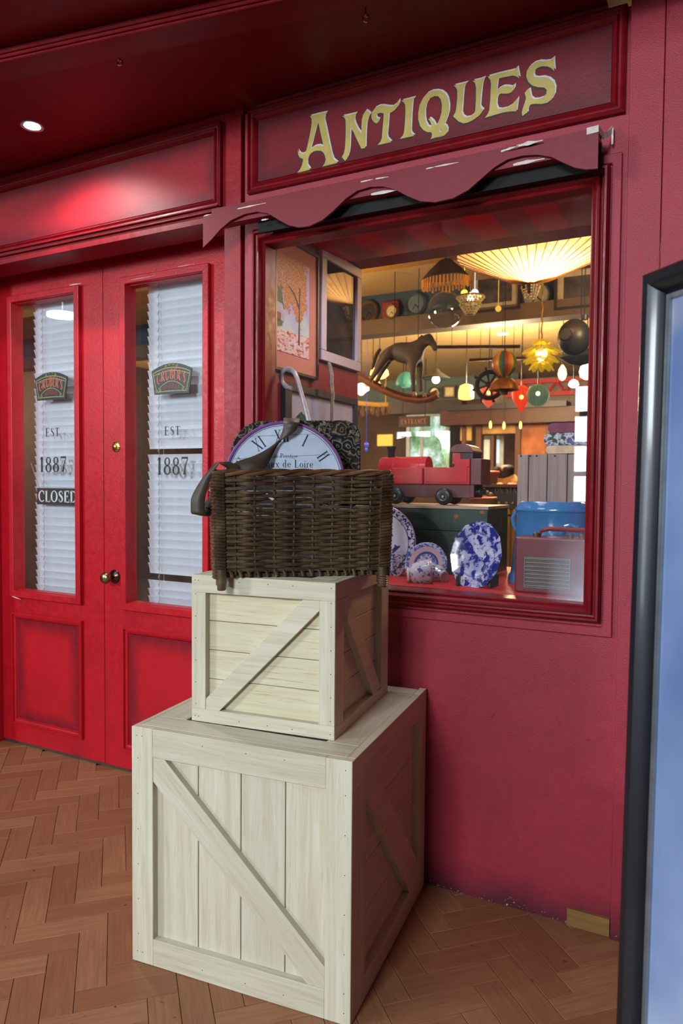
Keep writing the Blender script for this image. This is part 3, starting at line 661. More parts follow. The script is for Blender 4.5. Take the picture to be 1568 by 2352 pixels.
q = MB(); q.box(-1.60, YV+.012, 2.202, tr_.x-.004, YV+.05, 2.262); q.build('red_batten', REDV, val)
# torn undercoat flecks along the upper edge
def fleck(a, b, w_, par=val, Y=YV-.0006, mat=WHITE):
    A_, B_ = P(*a, 'Y', Y), P(*b, 'Y', Y); n = 7; up = []; dn = []
    for i in range(n+1):
        t = i/n; p = A_.lerp(B_, t); k = w_*(.35+.65*math.sin(PI*min(1, t*1.1+.1)))*random.uniform(.6, 1.1)
        up.append(p+Vector((0, 0, k))); dn.append(p-Vector((0, 0, k*.7)))
    q = MB(); q.flat([up+dn[::-1]]); q.build('worn_patch', mat, par)
for a, b, w_ in (((468,496),(485,492),.0028),((545,480),(610,466),.0032),((828,418),(856,412),.003),((862,411),(892,406),.003),((978,388),(1000,383),.003),((1000,383),(1052,373),.0035),((1150,348),(1190,335),.004),((1186,336),(1246,322),.007)): fleck(a, b, w_)
for a, b, w_ in (((600,506),(616,503),.004),((852,447),(915,436),.006),((1178,379),(1250,364),.006)): fleck(a, b, w_, Y=YV+.0115)
for a, b, w_, pr_2 in (((160,655),(186,651),.0035,d1),((28,1370),(48,1377),.003,d1),((300,643),(356,633),.0012,d2),((408,613),(446,606),.0012,d2)): fleck(a, b, w_, pr_2, YD-.0226)
# bent metal end of the pelmet
q = MB(); a = vz(1347, 300); 
ey = [(1347, 302, YV), (1374, 295, YV), (1379, 303, YV+.02), (1386, 312, YV+.045), (1395, 309, YV+.07), (1406, 296, YV+.10)]
pts = [P(x, y, 'Y', Y) for x, y, Y in ey]; q.ribbon(pts, [(0, 0, .009)]*len(pts), .002); q.build('end_flap', WHITE, val)
q = MB(); A_ = P(1407, 297, 'Y', YW-.01); q.box(A_.x-.002, YW-.02, A_.z-.045, A_.x+.003, YW-.001, A_.z); q.build('wall_clip', WHITE, val)

# ================================================================ SOFFIT SPOTLIGHT AND EYE HOOKS
lp_ = P(74, 289, 'Z', ZS); lp_.z = ZS
dl = empty('soffit_spotlight', lp_); tag(dl, 'small round white recessed spotlight glowing in the dark red soffit', 'ceiling light')
q = MB(); q.lathe([(.030, -.002), (.041, -.004), (.043, 0), (.030, .0)], lp_, 28); q.build('trim_ring', plain('spot_ring', (200, 200, 205), .3, .6), dl, True)
q = MB(); q.lathe([(0, -.003), (.018, -.004), (.030, -.002)], lp_, 24); q.build('lens', emis('spot_lens', (255, 250, 255), 22), dl, True)
HK = plain('zinc_hook', (190, 190, 196), .25, 1)
for (x, y), nm in (((272, 142), 'zinc screw eye in the fascia beam above the right-hand door'), ((839, 41), 'zinc screw eye in the fascia beam above the shop window')):
    c = P(x, y, 'Z', 2.604); q = MB()
    q.tube([c+Vector((math.cos(a/12*2*PI)*.009, a*.0006, math.sin(a/12*2*PI)*.009)) for a in range(17)], .0022, 7); q.tube([c+Vector((0, 0, .009)), c+Vector((0, .0, .034))], .0022, 7)
    tag(q.build('screw_eye', HK, None, True), nm, 'hook')
# ================================================================ CRATES
WX = wood('crate_wood_along', (190, 182, 156), (210, 205, 186), 'X', .55, 1, .12, dirt=(158, 132, 88), dirtf=.34, rnd=.05)
WXY = wood('crate_board_yellowed', (196, 186, 150), (211, 205, 180), 'X', .55, 1, .12, dirt=(158, 124, 72), dirtf=.6, rnd=.05)
NAIL = plain('nail_head', (40, 36, 32), .6, .5)
def plank(parent, name, a, b, width, th, nrm, mat=None, bev=.0012, ends=None):
    # a board from a to b (centre line of its outer face), width across, thickness inwards; local X runs along the grain
    a, b, n = Vector(a), Vector(b), Vector(nrm); L_ = (b-a).length; X = (b-a).normalized(); Y = n.cross(X).normalized()
    q = MB(); h = L_/2; w_ = width/2
    if ends is None: q.box(-h, -w_, -th, h, w_, 0)
    else:  # (x shift at +w, x shift at -w) for both ends
        s0p, s0m, s1p, s1m = ends
        q.prism([(-h+s0m, -w_, 0), (h+s1m, -w_, 0), (h+s1p, w_, 0), (-h+s0p, w_, 0)], (0, 0, -th))
    me = bpy.data.meshes.new(name); me.from_pydata(q.v, [], q.f); me.materials.append(mat or WX)
    bm = bmesh.new(); bm.from_mesh(me); bmesh.ops.recalc_face_normals(bm, faces=bm.faces); bm.to_mesh(me); bm.free()
    o = bpy.data.objects.new(name, me); COL.objects.link(o); o.parent = parent
    M_ = Matrix.Identity(4)
    for i in range(3): M_[i][0] = X[i]; M_[i][1] = Y[i]; M_[i][2] = n[i]
    M_.translation = (a+b)/2; o.matrix_local = M_
    if bev:
        bv = o.modifiers.new('bevel', 'BEVEL'); bv.width = bev; bv.segments = 1; bv.limit_method = 'ANGLE'
    return o
def diag(parent, a, b, width, th, nrm):
    # brace whose corner-to-corner ends are cut to the frame: a, b = the two lists of end points (4 corners, in order)
    pts = [Vector(p) for p in (a[0], b[0], b[1], a[1])]; n = Vector(nrm); X = ((b[0]-a[0])+(b[1]-a[1])).normalized(); Y = n.cross(X).normalized()
    c = sum(pts, Vector())/4; q = MB(); loc = [Vector(((p-c).dot(X), (p-c).dot(Y), 0)) for p in pts]
    return loc, c, X, Y, n
def brace(parent, poly, th, nrm, grain):
    n = Vector(nrm); X = Vector(grain).normalized(); Y = n.cross(X).normalized(); pts = [Vector(p) for p in poly]; c = sum(pts, Vector())/len(pts)
    q = MB(); q.prism([Vector(((p-c).dot(X), (p-c).dot(Y), 0)) for p in pts], (0, 0, -th))
    me = bpy.data.meshes.new('brace'); me.from_pydata(q.v, [], q.f); me.materials.append(WX)
    bm = bmesh.new(); bm.from_mesh(me); bmesh.ops.recalc_face_normals(bm, faces=bm.faces); bm.to_mesh(me); bm.free()
    o = bpy.data.objects.new('brace', me); COL.objects.link(o); o.parent = parent
    M_ = Matrix.Identity(4)
    for i in range(3): M_[i][0] = X[i]; M_[i][1] = Y[i]; M_[i][2] = n[i]
    M_.translation = c; o.matrix_local = M_
    bv = o.modifiers.new('bevel', 'BEVEL'); bv.width = .001; bv.segments = 1; bv.limit_method = 'ANGLE'
nail_me = None
def nail(parent, p, nrm):
    global nail_me
    if nail_me is None:
        q = MB(); q.lathe([(0, .0003), (.0014, .0002), (.0014, -.001)], n=8); nail_me = bpy.data.meshes.new('nail'); nail_me.from_pydata(q.v, [], q.f); nail_me.materials.append(NAIL)
    o = bpy.data.objects.new('nail', nail_me); COL.objects.link(o); o.parent = parent; o.location = p
    o.rotation_euler = Vector(nrm).to_track_quat('Z', 'Y').to_euler()
def V(*a): return Vector(a)
def crate(name, loc, yaw, W, D, H, sw, tr, br, inset, planks, brf, brr, label, right, top_in):
    r = empty(name, loc, yaw); tag(r, label, 'crate'); F = (0, -1, 0); Rn = (1, 0, 0); T = .022; th = .02
    # front face: stiles run full height on the big one, rails run full width on the small one
    full = planks == 'vertical'
    if full:
        plank(r, 'stile', (sw/2, 0, 0), (sw/2, 0, H), sw, T, F); plank(r, 'stile', (W-sw/2, 0, 0), (W-sw/2, 0, H), sw, T, F)
        plank(r, 'top_rail', (sw, 0, H-tr/2), (W-sw, 0, H-tr/2), tr, T, F); plank(r, 'bottom_rail', (sw, 0, br/2), (W-sw, 0, br/2), br, T, F)
    else:
        plank(r, 'top_rail', (0, 0, H-tr/2), (W, 0, H-tr/2), tr, T, F); plank(r, 'bottom_rail', (0, 0, br/2), (W, 0, br/2), br, T, F)
        plank(r, 'stile', (sw/2, 0, br), (sw/2, 0, H-tr), sw, T, F); plank(r, 'stile', (W-sw/2, 0, br), (W-sw/2, 0, H-tr), sw, T, F)
    yin = T*.92
    if full:
        gs = [sw-.01, .197, .325, .4515, W-sw+.01]
        for a, b in zip(gs, gs[1:]): plank(r, 'board', ((a+b)/2, yin, br-.01), ((a+b)/2, yin, H-tr+.01), b-a-.0022, .012, F)
    else:
        gs = [br-.01, .116, .1965, .277, H-tr+.01]
        for a, b in zip(gs, gs[1:]): plank(r, 'board', (sw-.01, yin, (a+b)/2), (W-sw+.01, yin, (a+b)/2), b-a-.0016, .012, F, WXY)
    brace(r, [(p[0], .0015, p[1]) for p in brf], T-.002, F, (brf[1][0]-brf[0][0], 0, brf[1][1]-brf[0][1]))
    # right face
    s0, s1, rt, rb = right
    if not full:
        plank(r, 'stile', (W, T+(s0-T)/2, rb), (W, T+(s0-T)/2, H-rt), s0-T, T, Rn); plank(r, 'stile', (W, D-(D-s1)/2, rb), (W, D-(D-s1)/2, H-rt), D-s1, T, Rn)
        plank(r, 'top_rail', (W, T, H-rt/2), (W, D, H-rt/2), rt, T, Rn); plank(r, 'bottom_rail', (W, T, rb/2), (W, D, rb/2), rb, T, Rn)
        gs = [rb-.01, .116, .1965, .277, H-rt+.01]
        for a, b in zip(gs, gs[1:]): plank(r, 'board', (W-yin, s0-.01, (a+b)/2), (W-yin, s1+.01, (a+b)/2), b-a-.0016, .012, Rn)
    else:
        plank(r, 'stile', (W, T+(s0-T)/2, 0), (W, T+(s0-T)/2, H-rt), s0-T, T, Rn); plank(r, 'stile', (W, D-(D-s1)/2, 0), (W, D-(D-s1)/2, H), D-s1, T, Rn)
        plank(r, 'top_rail', (W, T, H-rt/2), (W, s1, H-rt/2), rt, T, Rn); plank(r, 'bottom_rail', (W, s0, rb/2), (W, s1, rb/2), rb, T, Rn)
        g0 = [rb-.01, .19, .32, .45, H-rt+.01]
        for a, b in zip(g0, g0[1:]): plank(r, 'board', (W-yin, s0-.01, (a+b)/2), (W-yin, s1+.01, (a+b)/2), b-a-.0018, .012, Rn)
    brace(r, [(W-.0015, p[0], p[1]) for p in brr], T-.002, Rn, (0, brr[1][0]-brr[0][0], brr[1][1]-brr[0][1]))
    # left and back faces
    plank(r, 'side_panel', (0, T, H/2), (0, D, H/2), H, .016, (-1, 0, 0)); plank(r, 'side_panel', (T, D, H/2-.01), (W-T, D, H/2-.01), H-.02, .016, (0, 1, 0))
    # top frame
    up = (0, 0, 1); tf, tl_, tb_ = top_in; Z = H+.0
    plank(r, 'top_frame_board', (.017, T+(tf-T)/2, Z), (W-T, T+(tf-T)/2, Z), tf-T, .018, up)
    plank(r, 'top_frame_board', (.017, D-.017-tb_/2, Z), (W-T, D-.017-tb_/2, Z), tb_, .018, up)
    plank(r, 'top_frame_board', (.017+tl_/2, tf, Z), (.017+tl_/2, D-.017-tb_, Z), tl_, .018, up)
    plank(r, 'top_frame_board', (W-T-tl_/2, tf, Z), (W-T-tl_/2, D-.017-tb_, Z), tl_, .018, up)
    plank(r, 'inner_lid', (T, D/2, H-.05), (W-T, D/2, H-.05), D-2*T, .012, up)
    for x in (sw*.25, W-sw*.25, sw*.5, W*.35, W*.55, W*.72):
        nail(r, (x, 0, H-tr*.3), F); nail(r, (x, 0, br*.4), F)
    for i in range(6):
        z = H*(.12+.15*i); nail(r, (sw*.3, 0, z), F); nail(r, (W-sw*.25, 0, z), F)
    return r
BH = .6445
crate('wooden_crate', (-1.377, 1.4271, 0), .0986, .6362, .6602, BH, .068, .077, .073, .02, 'vertical',
      [(.068, .567), (.104, .5675), (.566, .135), (.568, .073), (.522, .073), (.068, .503)] if False else [(.104, .5675), (.568, .128), (.568, .073), (.522, .073), (.068, .503), (.068, .5675)],
      [(.100, .5675), (.171, .5675), (.589, .115), (.589, .062), (.50, .062), (.100, .5225)],
      'large pale washed wooden crate with vertical boards standing on the parquet', (.100, .589, .077, .062), (.101, .088, .075))
crate('wooden_crate', (-1.2658, 1.5408, BH), .121, .4219, .4642, .4041, .044, .048, .036, .02, 'horizontal',
      [(.332, .3561), (.378, .3561), (.378, .331), (.086, .036), (.044, .036), (.044, .065)],
      [(.066, .3561), (.103, .3561), (.398, .036), (.345, .030), (.322, .030), (.066, .328)],
      'smaller pale wooden crate with horizontal boards stacked on the large crate', (.066, .393, .046, .030), (.066, .07, .07))

# ================================================================ WICKER BASKET
def wicker(name, cs, sc=1):
    t = NT(name); tc = t.N('ShaderNodeTexCoord'); v = t.coord((1, 1, 1)); n = t.noise(v, 16, 4); n2 = t.noise(v, 130, 3)
    col = t.ramp(n, [(.3, lin(cs[0])), (.5, lin(cs[1])), (.72, lin(cs[2]))])
    col = t.mix(t.ramp(n2, [(.5, (0,)*3), (.7, (.6,)*3)]), col, lin(cs[3])); t.bump(n2, .3, .001)
    return t.set(.34, 0, .6, col)
WK = wicker('wicker_weave', ((46, 33, 24), (76, 58, 40), (116, 98, 70), (28, 20, 16))); WKR = wicker('wicker_rim', ((66, 42, 28), (96, 64, 40), (118, 90, 60), (34, 22, 16)))
ZB = .6445+.4041; BASKH = .268

BA = math.radians(39.0); BW, BD, B0 = .462, .27, 1.053
bor = Vector((-1.160, 1.512, ZB)); bk = empty('wicker_basket', bor, BA)
tag(bk, 'dark brown woven wicker basket on short legs on top of the smaller crate', 'basket')
zb = B0-ZB
def bpt(s, z, off=0):
    # perimeter position s (0..P) -> local point; flares slightly to the rim
    fl = .006*(z/BASKH); x0, x1, y0, y1 = -fl, BW+fl, -fl, BD+fl; w_, d = x1-x0, y1-y0; s = (s % 1)*(2*(BW+BD)); rr = .0
    if s < BW: return Vector((x0+s/BW*w_, y0-off, z))
    s -= BW
    if s < BD: return Vector((x1+off, y0+s/BD*d, z))
    s -= BD
    if s < BW: return Vector((x1-s/BW*w_, y1+off, z))
    s -= BW; return Vector((x0-off, y1-s/BD*d, z))
PER = 2*(BW+BD); NF, NS = 9, 6
stk = [i/NF*BW for i in range(NF+1)]+[BW+i/NS*BD for i in range(1, NS+1)]+[BW+BD+i/NF*BW for i in range(1, NF+1)]+[2*BW+BD+i/NS*BD for i in range(1, NS)]
TH = zb+.284
for i, s_ in enumerate(stk):
    corner = min(abs(s_-c) for c in (0, BW, BW+BD, 2*BW+BD)) < 1e-6
    if corner: continue
    q = MB(); q.tube([bpt(s_/PER, zb+.004+k*.07)+Vector((random.uniform(-.001, .001), 0, 0)) for k in range(5)], .0034, 7)
    q.build('stake', WK, bk, True, org=LOC0)
for c in ((.012, .012), (BW-.012, .012), (BW-.012, BD-.012), (.012, BD-.012)):
    q = MB(); q.tube([(c[0], c[1], zb-.024), (c[0], c[1], zb+.26)], .0125, 12); q.build('corner_post', WK, bk, True, org=LOC0)
rnd = random.Random(3)
z = zb+.016; row = 0
SEQ = sorted(stk)
while z < zb+.262:
    base_band = row < 4
    A_ = .0050; r_ = .0046 if not base_band else .0050; pts = []; rad = []
    ph = row % 2; n = len(SEQ); wob = [rnd.uniform(-.0011, .0011) for _ in range(n*3)]; sk = rnd.uniform(-.002, .002)
    for i in range(n):
        s0, s1 = SEQ[i], SEQ[(i+1) % n] if i < n-1 else PER
        sg_ = 1 if (i+ph) % 2 == 0 else -1
        cor = min(abs(s0-c) for c in (0, BW, BW+BD, 2*BW+BD)) < 1e-6
        for k in range(4):
            t = k/4; s_ = s0+(s1-s0)*t; a = math.cos(PI*t)*sg_
            o_ = A_*a if not (cor and k == 0) else .008
            pts.append(bpt(s_/PER, z+wob[i]+(wob[(i+1) % n]-wob[i])*t+.0014*math.sin(s_*9+row)+sk*math.cos(s_*3), o_+.001)); rad.append(r_*rnd.uniform(.85, 1.1))
        if cor:
            pass
    q = MB(); q.tube(pts, rad, 6, closed=True); q.build('weaver', WK, bk, True, org=LOC0)
    # corner wrapping
    z += .0084 if not (row in (20, 25)) else .0135
    row += 1
for ci, c in enumerate((0, BW, BW+BD, 2*BW+BD)):
    q = MB()
    for k in range(34):
        zz = zb-.004+k*.0083; p0 = bpt((c-.024)/PER if c > 0 else 1-.024/PER, zz, .007); p1 = bpt(c/PER, zz+.002, .011); p2 = bpt((c+.024)/PER, zz, .007)
        q.tube([p0, (p0+p1)/2+(p1-(p0+p2)/2)*.12, p1*.86+(p0+p2)*.07, (p2+p1)/2+(p1-(p0+p2)/2)*.12, p2], .0041, 5)
    q.build('corner_binding', WK, bk, True, org=LOC0, kind='stuff')
# plaited rim of three strands
for k in range(3):
    pts = []; N_ = 150
    for i in range(N_):
        s_ = i/N_; a = 2*PI*(s_*8+k/3); pts.append(bpt(s_, zb+.272+.0055*math.sin(a)+.004*math.sin(s_*7), .0065*math.cos(a)))
    q = MB(); q.tube(pts, .0055, 7, closed=True); q.build('rim_strand', WKR, bk, True, org=LOC0)
# looped border round the base
q = MB()
for i in range(62):
    s_ = (i+.5)/62; p = bpt(s_, zb+.004, .003); d = (bpt(s_+.008, zb, 0)-bpt(s_, zb, 0))
    q.tube([p+Vector((0, 0, .012)), p+d*.35+Vector((0, 0, .004)), p+d*.5+Vector((0, 0, -.006))], .0048, 6)
q.build('base_border', WK, bk, True, org=LOC0, kind='stuff')
q = MB(); q.box(.006, .006, zb-.004, BW-.006, BD-.006, zb+.006); q.build('base_panel', WK, bk, org=LOC0)
# feet
for j, c in enumerate(((.014, -.006), (BW-.012, -.006), (BW-.02, BD-.0), (.03, BD-.0))):
    q = MB(); q.lathe([(.0095, zb-.036), (.0115, zb-.034), (.0135, zb-.01), (.0135, zb+.02)], (c[0], c[1], 0), 14); ft = q.build('leg', WK, bk, True, org=LOC0)
    q = MB()
    for k in range(5 if j == 1 else 0): q.lathe([(.012, zb-.033+k*.0062), (.0152, zb-.030+k*.0062), (.012, zb-.027+k*.0062)], (c[0], c[1], 0), 14)
    if q.v: q.build('leg_binding', WK, ft, True, org=ft.location)

# ---- things in the basket (positions in the basket's own axes)
BM = Matrix.Translation(bor) @ Matrix.Rotation(BA, 4, 'Z')
def PD(x, y, d): return Vector((0, 0, HCAM))+Vector(ray(x, y))/FPX*d
def place_local(root): pass
# magazines
MG = [((214, 214, 222), (.02, .03, .10, .40, .10)), ((60, 76, 150), (.03, .05, .10, .44, .09)), ((210, 205, 195), (.01, .02, .08, .42, .11)), ((200, 208, 222), (.03, .03, .11, .45, .10))]
zc = zb+.0075
for i, (c, (x0, y0, y1w, x1, _)) in enumerate(MG*3):
    h = .014
    q = MB(); q.box(x0+.005*i % .02+.012, .016+.002*(i % 3), zc, x1+.01, .24, zc+h)
    o = empty('magazine', BM @ Vector(((x0+x1)/2, .12, zc)), BA); tag(o, 'one of the glossy magazines stacked flat inside the wicker basket', 'magazine', 'magazines inside the wicker basket')
    q.build('pages', plain('magazine_%d' % i, (214, 212, 205), .6), o, org=(x0/2+x1/2, .12, zc)); zc += h+.0006
ztop = zc
# round clock
CLK = BM @ Vector((.2, .04, 0)); cc = P(655, 1108, 'Y', 1.7)
# find the point on the plane local y = .04 under pixel (655,1108)
def onplane(x, y, ly):
    n = Vector((-math.sin(BA), math.cos(BA), 0)); o = BM @ Vector((0, ly, 0)); d = Vector(ray(x, y)); c0 = Vector((0, 0, HCAM))
    return c0+d*((o-c0).dot(n)/d.dot(n))
YC = .042
cc = onplane(655, 1108, YC); CR = .166; print('clock centre local', BM.inverted() @ cc, 'stack', ztop)
ck = empty('wall_clock', cc, BA); tag(ck, 'round purple-rimmed clock with Roman numerals standing in the wicker basket', 'clock')
FACE = plain('clock_face_print', (196, 208, 228), .45, var=.10, sc=14); PUR = plain('clock_rim_purple', (122, 74, 140), .4); CINK = plain('clock_print_ink', (40, 48, 66), .6)
MX = Matrix.Rotation(PI/2, 4, 'X')
q = MB(); q.lathe([(CR*.965, -.004), (CR, -.003), (CR, .004), (CR*.985, .0065), (CR*.955, .006), (CR*.95, .002)], n=96, M=MX); q.build('rim', PUR, ck, True, org=LOC0)
q = MB(); q.lathe([(0, -.004), (CR*.965, -.004), (CR*.965, .003), (0, .003)], n=96, M=MX); q.build('dial', FACE, ck, org=LOC0)
q = MB()
for k in range(96):
    a = 2*PI*k/96; b = 2*PI*(k+1)/96
    for r0, r1 in ((.925, .933),): q.add([(CR*r0*math.cos(a), -.0034, CR*r0*math.sin(a)), (CR*r1*math.cos(a), -.0034, CR*r1*math.sin(a)), (CR*r1*math.cos(b), -.0034, CR*r1*math.sin(b)), (CR*r0*math.cos(b), -.0034, CR*r0*math.sin(b))], [(0, 1, 2, 3)])
for zz in (.42, .77): q.box(-CR*.9*(1-zz**2)**.5, -.0034, CR*zz, CR*.9*(1-zz**2)**.5, -.0031, CR*zz+.0007, Matrix.Rotation(-.06, 4, 'Y'))
NUM = ['XII', 'I', 'II', 'III', 'IIII', 'V', 'VI', 'VII', 'VIII', 'IX', 'X', 'XI']
for k, s_ in enumerate(NUM):
    th = math.radians(90+5-30*k); h = .034; tw = text_w(s_, .75, .0)*h
    er = Vector((math.cos(th), 0, math.sin(th))); et = Vector((math.sin(th), 0, -math.cos(th)))
    text_mb(s_, lambda u, v: er*(CR*.66+v*h)+et*(u*h-tw/2)+Vector((0, -.0035, 0)), .75, .0, .8, q)
R7 = Matrix.Rotation(math.radians(-5+0), 4, 'Y')
for s_, x, z_, h in (('e de Prestige', -.045, CR*.40, .0125), ('aux de Loire', -.052, CR*.245, .021)):
    text_mb(s_, lambda u, v: Vector((x+u*h, -.0036, z_+v*h+.02*(0)))+Vector((0, 0, 0)), .95, .05, .8, q)
q.build('dial_print', CINK, ck, org=LOC0)
a3, b3 = onplane(606, 1131, -.008), onplane(627, 1148, -.008); q = MB(); q.ribbon([a3, (a3+b3)/2+Vector((0, 0, .001)), b3], [Vector((.003, .002, .0015))]*3, .0012); tag(q.build('paper_strip', plain('white_strip', (196, 200, 208), .6), None), 'short white strip caught slantwise in the front of the wicker basket', 'strip')
# tapestry covered case standing behind the clock
YT = .105; a_ = BM.inverted() @ onplane(533, 1060, YT); b_ = BM.inverted() @ onplane(826, 1060, YT); tp = BM.inverted() @ onplane(720, 964, YT)
x0, x1, z1 = a_.x, b_.x, tp.z; z0 = ztop+.002
def tapestry():
    t = NT('floral_tapestry'); v = t.coord(); vo = t.N('ShaderNodeTexVoronoi'); vo.inputs['Scale'].default_value = 30; vo.inputs['Randomness'].default_value = 1
    nz = t.N('ShaderNodeTexNoise'); nz.inputs['Scale'].default_value = 36; t.L(v, nz.inputs['Vector'])
    av = t.N('ShaderNodeVectorMath'); av.operation = 'ADD'; sc_ = t.N('ShaderNodeVectorMath'); sc_.operation = 'SCALE'; sc_.inputs['Scale'].default_value = .028
    t.L(nz.outputs['Color'], sc_.inputs[0]); t.L(v, av.inputs[0]); t.L(sc_.outputs[0], av.inputs[1]); t.L(av.outputs[0], vo.inputs['Vector'])
    ring = t.math('FRACT', t.math('MULTIPLY', vo.outputs['Distance'], 3.2))
    f = t.ramp(ring, [(.0, lin((22, 24, 30))), (.42, lin((26, 30, 38))), (.5, lin((150, 140, 112))), (.62, lin((108, 96, 74))), (.75, lin((60, 66, 62))), (1, lin((22, 24, 30)))])
    patch = t.ramp(t.noise(v, 15, 3), [(.44, (0,)*3), (.5, (1,)*3)])
    leaf = t.ramp(t.noise(v, 70, 3, .6, .8), [(.48, lin((20, 22, 28))), (.54, lin((150, 138, 108))), (.6, lin((30, 34, 36)))])
    fl = t.mix(t.ramp(vo.outputs['Color'], [(.4, (0,)*3), (.9, (.35,)*3)]), f, lin((92, 54, 44)))
    col = t.mix(patch, leaf, fl); wv = t.noise(t.coord((700, 700, 250)), 1, 1); t.bump(wv, .5, .001)
    return t.set(.85, 0, .2, col)
TAP = tapestry()
cs2 = empty('tapestry_case', BM @ Vector(((x0+x1)/2, YT, z0)), BA); tag(cs2, 'round-cornered case in dark floral tapestry standing in the wicker basket', 'case')
def rrect(x0, z0, x1, z1, r, n=8):
    rs = r if isinstance(r, tuple) else (r,)*4; out = []
    for (cx, cz, a0, rr) in ((x1, z0, -90, rs[1]), (x1, z1, 0, rs[2]), (x0, z1, 90, rs[3]), (x0, z0, 180, rs[0])):
        sx = -1 if cx == x1 else 1; sz = -1 if cz == z1 else 1
        for i in range(n+1):
            a = math.radians(a0+90*i/n); out.append((cx+sx*rr+rr*math.cos(a), cz+sz*rr+rr*math.sin(a)))
    return out
o_ = Vector(((x0+x1)/2, YT, z0)); out = rrect(x0, z0, x1, z1, (.02, .02, .05, .085), 10)
q = MB(); q.prism([(a, YT, b+(.0 if b < z0+.05 else -.012*(1-(a-x0)/(x1-x0)))) for a, b in out], (0, .10, 0)); q.build('body', TAP, cs2, True, org=o_, bevel=.006, seg=3)
q = MB(); q.tube([(a, YT+.004, b+(.0 if b < z0+.05 else -.012*(1-(a-x0)/(x1-x0)))) for a, b in out], .0028, 6, closed=True); q.build('piping', TAP, cs2, True, org=o_)
# leather strap : lies over the case and clock, loops out over the basket's left corner
def leather(name, c, c2):
    t = NT(name); v = t.coord(); n = t.noise(v, 14, 5, .6); col = t.ramp(n, [(.3, lin(c)), (.7, lin(c2))]); t.bump(t.noise(v, 420, 3), .25, .0008); return t.set(.5, 0, .4, col)
LE = leather('brown_leather', (58, 50, 42), (78, 66, 54)); LEI = leather('suede_underside', (84, 80, 70), (98, 92, 80))
st = empty('leather_strap', PD(498, 1070, 1.86)); tag(st, 'brown leather strap draped over the clock and out over the basket rim', 'strap')
def rib(rows, th=.0022):
    # densify with catmull-rom
    R_ = []
    for i in range(len(rows)-1):
        p0, p1, p2, p3 = rows[max(i-1, 0)], rows[i], rows[i+1], rows[min(i+2, len(rows)-1)]
        for k in range(5):
            t = k/5; R_.append([.5*((2*b)+(-a+c)*t+(2*a-5*b+4*c-d)*t*t+(-a+3*b-3*c+d)*t**3) for a, b, c, d in zip(p0, p1, p2, p3)])
    R_.append(list(rows[-1])); pts = [onplane(x, y, d) for x, y, d, wx, wy, wd in R_]
    wv = [(Vector(RC[0])*wx+Vector(RC[1])*wy)*1.88/FPX+Vector(RC[2])*wd for x, y, d, wx, wy, wd in R_]
    q = MB(); q.ribbon(pts, wv, th); return q
rib([(668, 962, .16, 19, 1, 0), (669, 961, .12, 19.5, 1, 0), (669, 964, .075, 19.5, 0, 0), (669, 968, .034, 19, 0, 0), (668, 976, .022, 18, 0, 0), (664, 988, .022, 15.5, 0, 0), (655, 1000, .022, 11, -1, 0), (645, 1009, .022, 5, -1, 0), (640, 1014, .026, 3.5, 0, .002), (630, 1025, .025, 5, 1, .004), (614, 1041, .023, 12, 3, .004), (598, 1055, .021, 20, 6, .002), (578, 1067, .020, 31, 8, 0), (560, 1078, .020, 36, 6, 0)]).build('long_strap', LE, st, 'all')
rib([(552, 1078, .014, 8, 12, 0), (526, 1070, .006, 4, 9, -.006), (508, 1064, -.008, 2, 3, -.012), (499, 1064, -.012, 4, 2, -.008), (488, 1078, -.006, 5, 3, -.004), (475, 1097, 0, 9, 1, 0), (463, 1122, .002, 13.5, 0, 0), (455, 1145, .002, 16, 0, 0), (454, 1168, .002, 16, .5, 0), (456, 1179, .004, 17, 1, 0), (464, 1182, .014, 17, 2, 0), (474, 1176, .026, 14, 2, 0), (482, 1162, .032, 13, 5, 0), (491, 1148, .036, 11, 8, 0)]).build('loose_end', LE, st, 'all')
q = MB(); c0 = onplane(475, 1166, .028); q.lathe([(0, .0025), (.0028, .0016), (.0034, 0), (.0034, -.001)], n=10, M=Matrix.Rotation(BA, 4, 'Z') @ MX); q.v = [tuple(Vector(p)+c0) for p in q.v]; q.build('rivet', METAL, st, True)
q = MB(); q.tube([onplane(443, 1180, .003), onplane(463, 1184, .001), onplane(482, 1186, .003)], .0013, 6); q.build('metal_edge', METAL, st, True)
# crumpled grey paper poking out of the basket's left side
c0 = onplane(494, 1126, .06); q = MB(); q.lathe([(.0, -.018), (.005, -.012), (.010, -.002), (.013, .010), (.008, .02), (0, .022)], n=9, M=Matrix.Rotation(BA, 4, 'Z') @ Matrix.Rotation(PI/2, 4, 'Y'), mod=lambda a: 1+.2*math.sin(3*a)+.1*math.sin(7*a)); q.v = [tuple(Vector(p)+c0) for p in q.v]
tag(q.build('crumpled_paper', plain('grey_paper', (150, 148, 138), .8), None, 20), 'crumpled grey paper scrap poking through the left side of the basket', 'paper')
pk = P(772, 1319, 'Z', ZB-.03); q = MB(); Mq = Matrix.Translation((-.96, 1.665, ZB-.0445)) @ Matrix.Rotation(.9, 4, 'Z')
q.box(-.05, -.03, 0, .05, .03, .012, Mq); q.build('crumpled_wrapper', plain('blue_foil', (52, 66, 110), .35, .3), None, bevel=.004); tag(bpy.data.objects['crumpled_wrapper'], 'blue wrapper lying in the open top of the smaller crate', 'wrapper')

# ================================================================ BLACK FRAMED POSTER STAND, close by on the right

